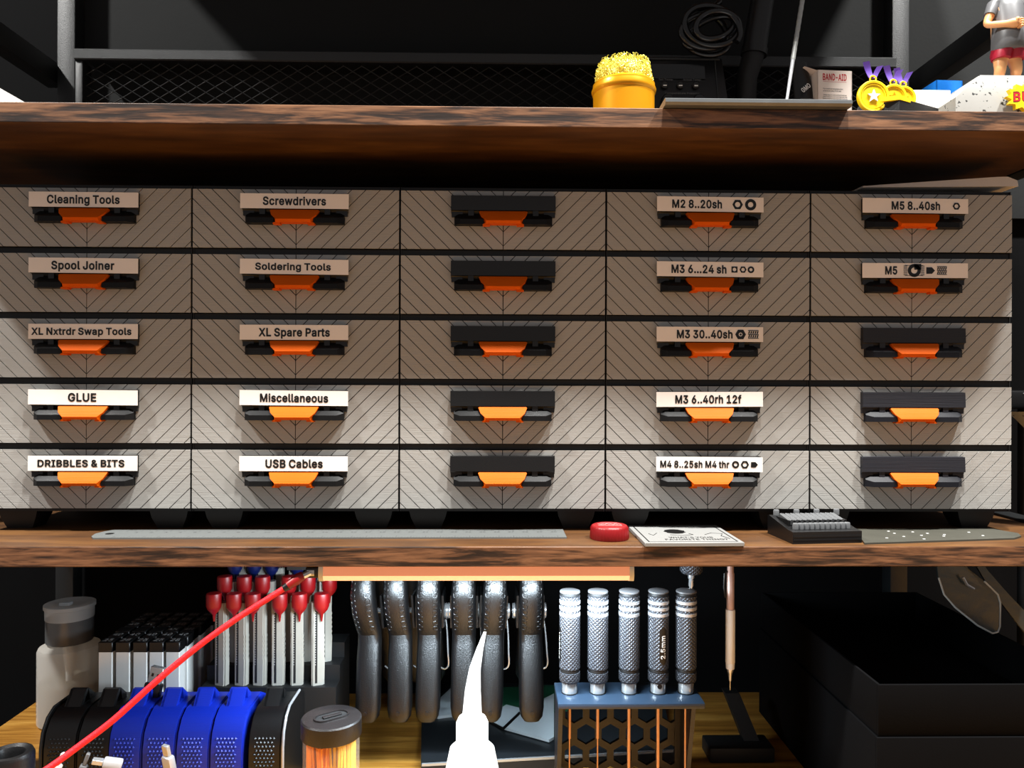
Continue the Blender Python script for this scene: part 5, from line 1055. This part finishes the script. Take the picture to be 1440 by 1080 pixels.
ME_SO = MB().m(M_PICKO).tube([(0, 0, 0), (0, 0, h0-2)], .75, 6).mesh('stick'); ME_SY = MB().m(M_PICKY).tube([(0, 0, 0), (0, 0, h0-2)], .75, 6).mesh('stick')
rr = random.Random(11)
for k in range(110):
    a = rr.uniform(R(170), R(370)) if k < 80 else rr.uniform(0, 6.28); rad = (r-4.6) if k < 80 else (r-6)*math.sqrt(rr.random())
    x, y = rad*math.cos(a), rad*math.sin(a); yel = x > 3.0+rr.uniform(-3, 3)
    s = solo('stick', ME_SY if yel else ME_SO, 'thin yellow stick in the right of the dark-capped jar' if yel else 'thin orange stick in the left of the dark-capped jar', 'stick', (o.x+x, o.y+y, ZT+1.2), 'yellow sticks in the jar' if yel else 'orange sticks in the jar')
    s.rotation_euler = (rr.uniform(-.03, .05)*math.sin(-a), rr.uniform(-.06, .08) if abs(x) < 9 else 0, 0)

# black ring cup at the corner
c = pt(14, 1056, 480); o = Vector((c.x, 480, ZT)); h = c.z-ZT
b = MB().m(M_BLACKP).lathe([(12, 0), (13.5, 1), (13.5, h-3), (12.4, h-.6), (10.6, h), (8.4, h-1.2), (7.2, h-4), (6.8, 6), (.1, 6)], seg=48)
solo('black_cup', b, 'small black cup with a thick rounded rim beside the black reels', 'cup', o)

# glue bottle
c = pt(664, 1030, 492); o = Vector((c.x, 492, ZT)); k = 492/1080
gz = lambda py: pt(664, py, 492).z-ZT
gl = thing('glue_bottle', 'small white glue bottle with a long tapering nozzle', 'bottle', o)
part('bottle_body', MB().m(M_GLUEW).lathe([(17, 0), (18, 2), (18, 30), (17.4, gz(1085)), (15.6, gz(1066)), (14.2, gz(1052)), (10.8, gz(1045)), (10.2, gz(1044))], seg=48), gl)
part('cap', MB().m(M_GLUEW).lathe([(10.3, gz(1046)), (10.3, gz(1016)), (8.8, gz(1009)), (6.2, gz(1007))], seg=40), gl)
tip = [pt(px, py, 492)-o for px, py in ((664, 1012), (664, 1000), (665, 970), (668, 940), (675, 912), (682, 889))]
part('nozzle', MB().m(M_GLUEW).tube(tip, [6.6, 6.0, 5.0, 3.6, 2.1, .9], 20), gl)

# ------------------------------------------------------------------ flat silver-and-black device on the desk
zp = ZT+9
A = [gp(592, 1076, zp), gp(948, 1056, zp), gp(930, 968, zp), gp(640, 958, zp), gp(593, 998, zp)]
o = A[0].copy(); o.z = ZT
dv = thing('flat_device', 'flat black device with silver panels lying behind the glue bottle', 'device', o)
P2 = [(p.x, p.y) for p in A]
part('device_body', MB(o).m(mat('satin_black_metal', (30, 33, 36), .35, .2)).prism(P2, ZT, zp, 'z'), dv)
def panel(nm, pxs, z0, z1, m_):
    part(nm, MB(o).m(m_).prism([(gp(x, y, z0).x, gp(x, y, z0).y) for x, y in pxs], z0, z1, 'z'), dv)
panel('circuit_board', [(655, 1012), (800, 1000), (800, 964), (655, 970)], zp, zp+.8, M_GREEN)
panel('silver_panel', [(598, 1005), (640, 965), (668, 968), (640, 1008), (616, 1011)], zp, zp+2.4, M_SILVER)
panel('silver_panel', [(684, 1013), (712, 994), (735, 1000), (776, 980), (779, 978), (779, 1040), (772, 1044), (708, 1026)], zp+.8, zp+3, M_SILVER)
panel('panel_groove', [(684, 1015), (708, 1027), (733, 1003), (730, 1001), (707, 1023), (686, 1012)], zp+3, zp+3.3, M_INK)
panel('silver_edge', [(593, 1078), (947, 1058), (947, 1056.4), (593, 1076.4)], zp-1, zp+.8, M_CHROME)

# ------------------------------------------------------------------ spring clamps hanging from the rail
def sect(y, z, hw, hd, n=16, p=2.6):
    out = []
    for k in range(n):
        a = 2*math.pi*k/n; c_, s_ = math.cos(a), math.sin(a)
        out.append((hw*math.copysign(abs(c_)**(2/p), c_), y+hd*math.copysign(abs(s_)**(2/p), s_), z))
    return out
def clamp():
    f = MB().m(M_RUBBER)                           # local: origin at the jaws under the shelf, z down
    f.loft([sect(6, -2, 6, 4), sect(-4, -14, 7.5, 6), sect(-12, -28, 8.6, 8), sect(-15, -40, 9.4, 8.5), sect(-13, -54, 9.6, 8), sect(-8, -66, 9.4, 7), sect(-4, -73, 9.2, 6.5), sect(-5, -80, 9.2, 7), sect(-9, -92, 9.5, 7.5), sect(-14, -115, 9.7, 7.5), sect(-17, -126, 9.6, 7.2), sect(-18, -132, 8.6, 6.4), sect(-18.5, -135.5, 6, 4.5), sect(-18.5, -136.6, 2.5, 2)])
    prof_ = [(-14, -4, 7.5, 6), (-28, -12, 8.6, 8), (-40, -15, 9.4, 8.5), (-54, -13, 9.6, 8), (-66, -8, 9.4, 7), (-73, -4, 9.2, 6.5)]
    def surf(x, z):
        for (z0, y0, w0, d0), (z1, y1, w1, d1) in zip(prof_, prof_[1:]):
            if z1 <= z <= z0:
                t = (z0-z)/(z0-z1); y, w, d = y0+(y1-y0)*t, w0+(w1-w0)*t, d0+(d1-d0)*t
                return y-d*max(0, 1-(abs(x)/w)**2.6)**(1/2.6)
        return 0
    for k in range(10):
        z = -25-k*4.6
        for s in (-1, 1):
            ring = []
            for t in range(17):
                a = t*math.pi/8; x = s*5.6+1.7*math.copysign(abs(math.cos(a))**.7, math.cos(a)); zz2 = z+1.75*math.copysign(abs(math.sin(a))**.7, math.sin(a))
                ring.append((x, surf(x, zz2)-.1, zz2))
            f.tube(ring, .27, 5, caps=False)
    f.m(M_INK).lathe([(1.5, -.3), (1.5, .4)], c=(0, -25.0, -128), ax='y', seg=14)
    bk = MB().m(M_RUBBER).loft([sect(24, -2, 6, 4), sect(30, -20, 8, 6), sect(36, -50, 9, 7), sect(44, -95, 9, 7), sect(50, -126, 8.8, 6.5), sect(51, -132, 5, 4)])
    j = MB().m(M_BLACKP)
    for y in (9.5, 21): j.box(-8, 8, y-4 if y < 15 else y-.4, y+.4 if y < 15 else y+4, -26, 0, 1)
    pv = MB().m(M_CHROME).lathe([(2.2, -14), (2.2, 14)], c=(0, 11, -60), ax='x', seg=16)
    for s in (-1, 1): pv.lathe([(5.8, 0), (6.2, .6), (6.2, 2.2), (5.4, 2.8), (.1, 2.8)], c=(s*11-(2.8 if s < 0 else 0), 11, -60), ax='x', seg=24)
    br = MB().m(M_BLACKP)
    for s in (-1, 1): br.prism([(-4, -44), (24, -44), (28, -66), (12, -72), (-2, -70)], s*9.4, s*11, 'x')
    sp = MB().m(M_CHROME).tube(smooth([Vector(p) for p in ((11, 14, -62), (13, 10, -76), (14, 6, -92), (14.5, 6, -102), (11, 8, -106), (6, 10, -104))], 4), .7, 6)
    return [('front_handle', f), ('rear_handle', bk), ('jaw', j), ('pivot', pv), ('side_plate', br), ('spring', sp)]
CL = [(n, b.mesh(n)) for n, b in clamp()]
CW = ['leftmost', 'second from the left', 'third from the left', 'third from the right', 'second from the right', 'rightmost']
for i, (tx, bxp) in enumerate(((507, 494), (552, 541), (602, 600), (652, 651), (700, 706), (747, 747))):
    top = pt(tx, 818, 593); bot = pt(bxp, 990, 585)
    lean = math.atan2((bot.x-top.x), (top.z-bot.z))
    t = thing('spring_clamp', 'black rubber-gripped spring clamp hanging under the shelf, %s of six' % CW[i], 'clamp', (top.x-(ZL-16-top.z)*math.tan(lean)*-1*-1, 610, ZL-17.5), 'spring clamps hanging in a row', rz=(-.16, -.1, 0, 0, .04, .03)[i])
    t.rotation_euler.y = lean
    for n, me in CL: part(n, me, t)

# ------------------------------------------------------------------ hex drivers in their stand
ZS = -221.0; YC = 550
sx0, sx1 = pt(785, 992, 530).x, pt(992, 992, 530).x
o = Vector(((sx0+sx1)/2, YC, ZT)); w = (sx1-sx0)/2
sd = thing('driver_stand', 'black printed stand with a honeycomb back holding five hex drivers', 'stand', o)
DX = [pt(px, 973, YC).x-o.x for px in (801, 840.5, 884.5, 925.5, 964.5)]
top_z = ZS-ZT
part('top_plate', MB().m(printed('blue_lit_black_plastic', (38, 52, 68), .3)).box(-w, w, -20, 19, top_z-4, top_z, .8), sd)  # blue tint paints the strip lamp's cool reflection onto the black plate
for s in (-1, 1): part('foot_bar', MB().m(M_STANDP).box(s*w*.92, s*(w*.92-5), -20, 19, 0, 4, .6), sd)
# honeycomb back panel
b = MB().m(M_STANDP); pit = 18.0; hr = 7.6
def hexpts(cx, cz, r_): return [(cx+r_*math.cos(R(90+60*k)), cz+r_*math.sin(R(90+60*k))) for k in range(6)]
x_lo, x_hi, z_lo, z_hi = -w+1, w-9, 0, top_z-4
zc0 = pt(850, 1002, 567).z-ZT
def inside(c): return x_lo <= c[0] <= x_hi and z_lo <= c[1] <= z_hi
for rrow in range(-2, 6):
    for cidx in range(-6, 7):
        cx = (pt(807, 1002, 567).x-o.x)+cidx*pit+(pit/2 if rrow % 2 else 0); cz = zc0-rrow*pit*.866
        outer = hexpts(cx, cz, pit/math.sqrt(3)); inner = hexpts(cx, cz, hr)
        for k in range(6):
            quad = [outer[k], outer[(k+1) % 6], inner[(k+1) % 6], inner[k]]
            for n_, c_ in (((1, 0), x_hi), ((-1, 0), -x_lo), ((0, 1), z_hi), ((0, -1), -z_lo)):
                quad = clip_poly(quad, n_, c_)
                if len(quad) < 3: break
            if len(quad) >= 3: b.prism(quad, 16, 19)
for x0_, x1_ in ((x_lo, x_lo+4), (x_hi-4, x_hi)): b.box(x0_, x1_, 15.5, 19.2, 0, z_hi)
b.box(x_lo, x_hi, 15.5, 19.2, 0, 3)
part('honeycomb_panel', b, sd)
part('side_wall', MB().m(M_STANDP).prism([(-18, z_hi), (19, z_hi), (19, 0), (4, 0)], -w+.5, -w+3.5, 'x'), sd)
part('side_wall', MB().m(M_STANDP).prism([(-18, z_hi), (19, z_hi), (19, 0), (4, 0)], x_hi, x_hi+3, 'x'), sd)
hz_ = lambda py: pt(884, py, YC).z-ZS
def driver(long_, thin):
    r_ = 7.4
    prof = [(r_-.6, hz_(957)), (r_, hz_(954)), (r_, hz_(943.5))]
    lower = MB().m(M_KNURL).lathe([(5.6, hz_(958.5))]+prof+[(r_-1, hz_(943))], seg=48)
    ringb = MB().m(M_BLACKM).lathe([(r_-.7, hz_(943.4)), (r_-.5, hz_(942)), (r_-.7, hz_(938.6))], seg=40)
    main = MB().m(M_KNURL).lathe([(r_-.8, hz_(939)), (r_, hz_(937.5)), (r_, hz_(866)), (r_-.4, hz_(865))], seg=48)
    bands = MB()
    for k in range(4):
        z0, z1 = hz_(865-k*8.4), hz_(859.6-k*8.4)
        if k < 3: bands.m(M_ALU).lathe([(r_-.8, z0), (r_+.1, z0+.4), (r_+.1, z1-.3), (r_-.8, z1)], seg=48)
        else: bands.m(M_KNURL).lathe([(r_-.8, z0), (r_, z0+.3), (r_, hz_(837)), (r_-.8, hz_(836.6))], seg=48)
        if k < 3: bands.m(M_KNURL).lathe([(r_-.4, z1-.1), (r_-.4, hz_(865-(k+1)*8.4)+.1)], seg=48, caps=False)
    capm = MB().m(M_BLACKM).lathe([(r_-.8, hz_(837)), (r_-.3, hz_(835.6)), (r_-.5, hz_(833))], seg=40).m(M_GREY).lathe([(r_-.9, hz_(833)), (r_-.1, hz_(832.2)), (r_-.2, hz_(830.4)), (r_-1, hz_(829.8)), (.1, hz_(829.8))], seg=40)
    col = MB().m(M_CHROME).lathe([(5.4, .3), (5.4, hz_(959)), (5.0, hz_(958))], seg=32).m(M_BLACKM).lathe([(5.9, .02), (5.9, .7), (5.4, .7)], seg=32)
    sh = MB().m(mat('copper_lit_steel', (206, 160, 134), .35, .6))  # copper tint puts the warm light on the shanks into the steel colour
    if thin: sh.tube([(0, 0, 2), (0, 0, -33)], 1.2, 10).tube([(0, 0, -33), (0, 0, -top_z+7)], .62, 6)
    else: sh.tube([(0, 0, 2), (0, 0, -top_z+7)], 1.25, 10)
    return [('lower_grip', lower), ('rubber_ring', ringb), ('handle', main), ('silver_bands', bands), ('end_cap', capm), ('collar', col), ('shank', sh)]
DR = {k: [(n, b_.mesh(n)) for n, b_ in driver(True, k)] for k in (True, False)}
DLAB = ['knurled hex driver, leftmost in the honeycomb stand', 'knurled hex driver, second from the left in the honeycomb stand', 'knurled hex driver in the middle of the stand, name plate turned right', 'knurled hex driver showing a black 2.5mm plate', 'knurled hex driver, rightmost in the honeycomb stand']
for i, dx in enumerate(DX):
    t = thing('hex_driver', DLAB[i], 'screwdriver', (o.x+dx, YC, ZS), 'hex drivers in the stand')
    for n, me in DR[i < 2]: part(n, me, t, label='silver bands' if n == 'silver_bands' else None)
    ang = {0: R(186), 2: R(-8), 3: R(-74)}.get(i)
    if i == 3: t_hole = part('collar_hole', MB().m(M_INK).lathe([(1.7, -5.6), (1.7, -4)], c=(0, 0, 6), ax='y', seg=16), t)
    if ang is not None:
        rr_ = 7.55; b = MB(); zc = (hz_(878)+hz_(930))/2; hl = (hz_(878)-hz_(930))/2
        def cyl_(u, v, extra=0, ang=ang, rr_=rr_): return ((rr_+extra)*math.cos(ang+u/rr_), (rr_+extra)*math.sin(ang+u/rr_), v)
        b.m(M_INK); rg = []
        for kk in range(13):
            v = -hl+2*hl*kk/12; hw_ = 2.9*math.sqrt(max(.05, 1-max(0, abs(v)-(hl-2.9))**2/2.9**2))
            rg.append([cyl_(-hw_+2*hw_*q_/6, zc+v) for q_ in range(7)])
        b.loft(rg, caps=False, closed=False)
        b.m(M_WHITEPRINT_GLINT)
        s = '2.5mm' if i == 3 else 'FPVERA'
        b.text(s, 16.5 if i == 3 else 19, 3.3 if i == 3 else 2.6, lambda u, v: cyl_(-v+1.5, zc-1+u, .08), .03 if i == 3 else .01)
        part('name_plate', b, t, label='black plate reading '+s)

# ------------------------------------------------------------------ pencil, hanging knurled tool
p = pt(1027, 870, 560); o = Vector((p.x, 560, ZL-13.6))
pz = lambda py: pt(1027, py, 560).z-o.z
pc = thing('mechanical_pencil', 'metal mechanical pencil hanging tip down under the shelf', 'pencil', o)
part('barrel', MB().m(mat('pink_silver_metal', (206, 172, 160), .35, .3)).lathe([(2.2, 0), (2.4, pz(805)), (2.8, pz(806)), (2.8, pz(858))], seg=20), pc)
part('grip', MB().m(M_WHITE).lathe([(3.4, pz(857)), (3.5, pz(858.5)), (3.5, pz(931)), (3.2, pz(932)), (3.3, pz(933)), (3.1, pz(940))], seg=12), pc)
part('tip', MB().m(M_CHROME).lathe([(3.0, pz(940)), (1.5, pz(947)), (1.0, pz(957)), (.5, pz(958)), (.4, pz(970))], seg=16), pc)
part('clip', MB().m(M_BLACKP).tube([(-2.5, -.5, pz(803)), (-4.6, -1, pz(806)), (-5, -1, pz(825)), (-4.0, -1, pz(840))], .7, 6), pc)
p = pt(972, 800, 575); o = Vector((p.x, 575, ZL-13.6)); pz = lambda py: pt(972, py, 575).z-o.z
kt = thing('knurled_tool', 'knurled steel knob tool hanging under the shelf above the rightmost hex driver', 'tool', o)
part('knob', MB().m(M_KNURL).lathe([(6, 0), (8.5, -2), (8.5, pz(802)), (7, pz(806)), (2, pz(807))], seg=40), kt)
part('shaft', MB().m(M_CHROME).lathe([(2.2, pz(806)), (2.4, pz(808)), (2.4, pz(813)), (1.8, pz(814)), (2.0, pz(823)), (1.2, pz(827))], seg=16), kt)

# ------------------------------------------------------------------ right side: boxes, visor, bracket, lamp
M_BOXC = mat('black_card', (4, 4, 5), .8, spec=.08, bump=.08, bs=700)
bxl = 240
def carton(x0, x1, y0, y1, h, lab, z, open_):
    b = MB((x0, y0, 0)).m(M_BOXC)
    t_ = 2.0
    for q in ((x0, x1, y0, y0+t_), (x0, x1, y1-t_, y1), (x0, x0+t_, y0+t_, y1-t_), (x1-t_, x1, y0+t_, y1-t_)): b.box(*q, 0, h, .5, 2)
    b.box(x0+t_, x1-t_, y0+t_, y1-t_, .2, 2.2)
    if not open_: b.box(x0+1, x1-1, y0+1, y1-1, h-2, h-.3)
    solo('storage_box', b, lab, 'box', (x0, y0, z))
z1 = pt(1257, 1035, 484).z
carton(bxl+1.5, 385, 483, 700, pt(1257, 963, 483).z-z1, 'black open box, upper of the two stacked on the desk', z1, True)
carton(bxl, 386, 481.5, 701, z1-ZT, 'black closed box, lower of the two stacked on the desk', ZT, False)
YV = 560
out = [(1322, 770), (1326, 815), (1332, 838), (1345, 855), (1374, 879), (1398, 892), (1408, 891), (1412, 884), (1413, 850), (1408, 838), (1385, 818), (1362, 800), (1345, 770)]
o = pt(1360, 800, YV)
vs_ = thing('safety_visor', 'clear smoky safety glasses hanging under the right of the shelf', 'safety glasses', (o.x, YV, ZL-13.6))
base_o = (o.x, YV, ZL-13.6)
def vis(px, py): 
    p = pt(px, py, YV); p.z = min(p.z, ZL-13.6); bend = ((px-1370)/45)**2*6; return (p.x, YV+bend, p.z)
ring1 = [vis(*q) for q in out]; ring2 = [(p[0], p[1]+1.8, p[2]) for p in ring1]
part('lens', MB(base_o).m(M_VISOR).loft([ring1, ring2]), vs_)
part('lens_rim', MB(base_o).m(mat('clear_rim', (190, 196, 194), .15, spec=.8)).tube([(p[0], p[1]-.3, p[2]) for p in ring1[1:11]], .7, 6), vs_)
a1 = [(1368, 775), (1384, 800), (1412, 832), (1437, 858), (1439, 870)]
sec = []
for (x, y), hh in zip(a1, (8, 9, 12, 15, 10)):
    p = pt(x, y, YV+12); p.z = min(p.z, ZL-14); sec.append([(p.x, YV+8, p.z), (p.x-1, YV+8, max(p.z-hh, p.z-hh)), (p.x-1, YV+10, p.z-hh), (p.x, YV+10, p.z)])
part('temple', MB(base_o).m(M_VISOR).loft(sec), vs_)
part('nose_piece', MB(base_o).m(M_CHROME).tube([vis(1355, 812), vis(1360, 822), vis(1370, 828)], 1.0, 8), vs_)
# black bracket on the desk
o = gp(1050, 1062, ZT)
b = MB(o).m(M_BLACKM)
pp = [pt(1020, 975, 640), pt(1040, 975, 640), pt(1078, 1066, 610), pt(1056, 1066, 610)]
b.loft([[(p.x, p.y, max(p.z, ZT)) for p in pp], [(p.x, p.y+12, max(p.z, ZT)) for p in pp]])
b.box(gp(985, 1050, ZT).x, gp(1073, 1050, ZT).x, 605, 630, ZT, ZT+12, 1.5)
solo('angled_bracket', b, 'black angled bracket standing behind the hex driver stand', 'bracket', o)
# lamp with perforated metal shade just outside the hutch
o = Vector((455, 655, ZT))
dl = thing('clip_lamp', 'black lamp with a perforated silver shade at the right edge beside the drawers', 'lamp', o)
part('base', MB().m(M_BLACKM).lathe([(30, 0), (30, 6), (8, 9), (8, 12)], seg=32), dl)
part('pole', MB().m(M_BLACKM).lathe([(6, 10), (6, pt(1440, 565, 655).z-ZT)], seg=20), dl)
x0 = pt(1423, 560, 655).x-o.x; zt_, zb_ = pt(1430, 549, 655).z-ZT, pt(1430, 575, 655).z-ZT
part('head', MB().m(M_BLACKP).box(x0-6, 30, -8, 16, zb_, zt_, 2).m(M_CHROME).box(x0+4, 28, -8.4, -7.5, zt_-3, zt_-2), dl)
b = MB(); rg = []
za, zc_ = pt(1430, 578, 655).z-ZT, pt(1430, 625, 655).z-ZT
for k in range(9):
    t = k/8; rg.append([(x0-14+36*t+60*(q/8)*1.0, -14+math.sin(q/8*3.14)*-10, za-(za-zc_)*t*1.0-10*t*t) for q in range(9)])
b.m(mat('dark_perforated_steel', (96, 98, 100), .3, .6)).loft(rg, caps=False, closed=False); b.m(M_INK)
for k in range(3):
    for q in range(9):
        p = (x0-8+8*k+6*q, -14+math.sin((q*6+8*k)/60*3.14)*-10-.6, za-3-5*k)
        b.lathe([(1.0, -.3), (1.0, .3)], c=p, ax='y', seg=8)
part('shade', b, dl)
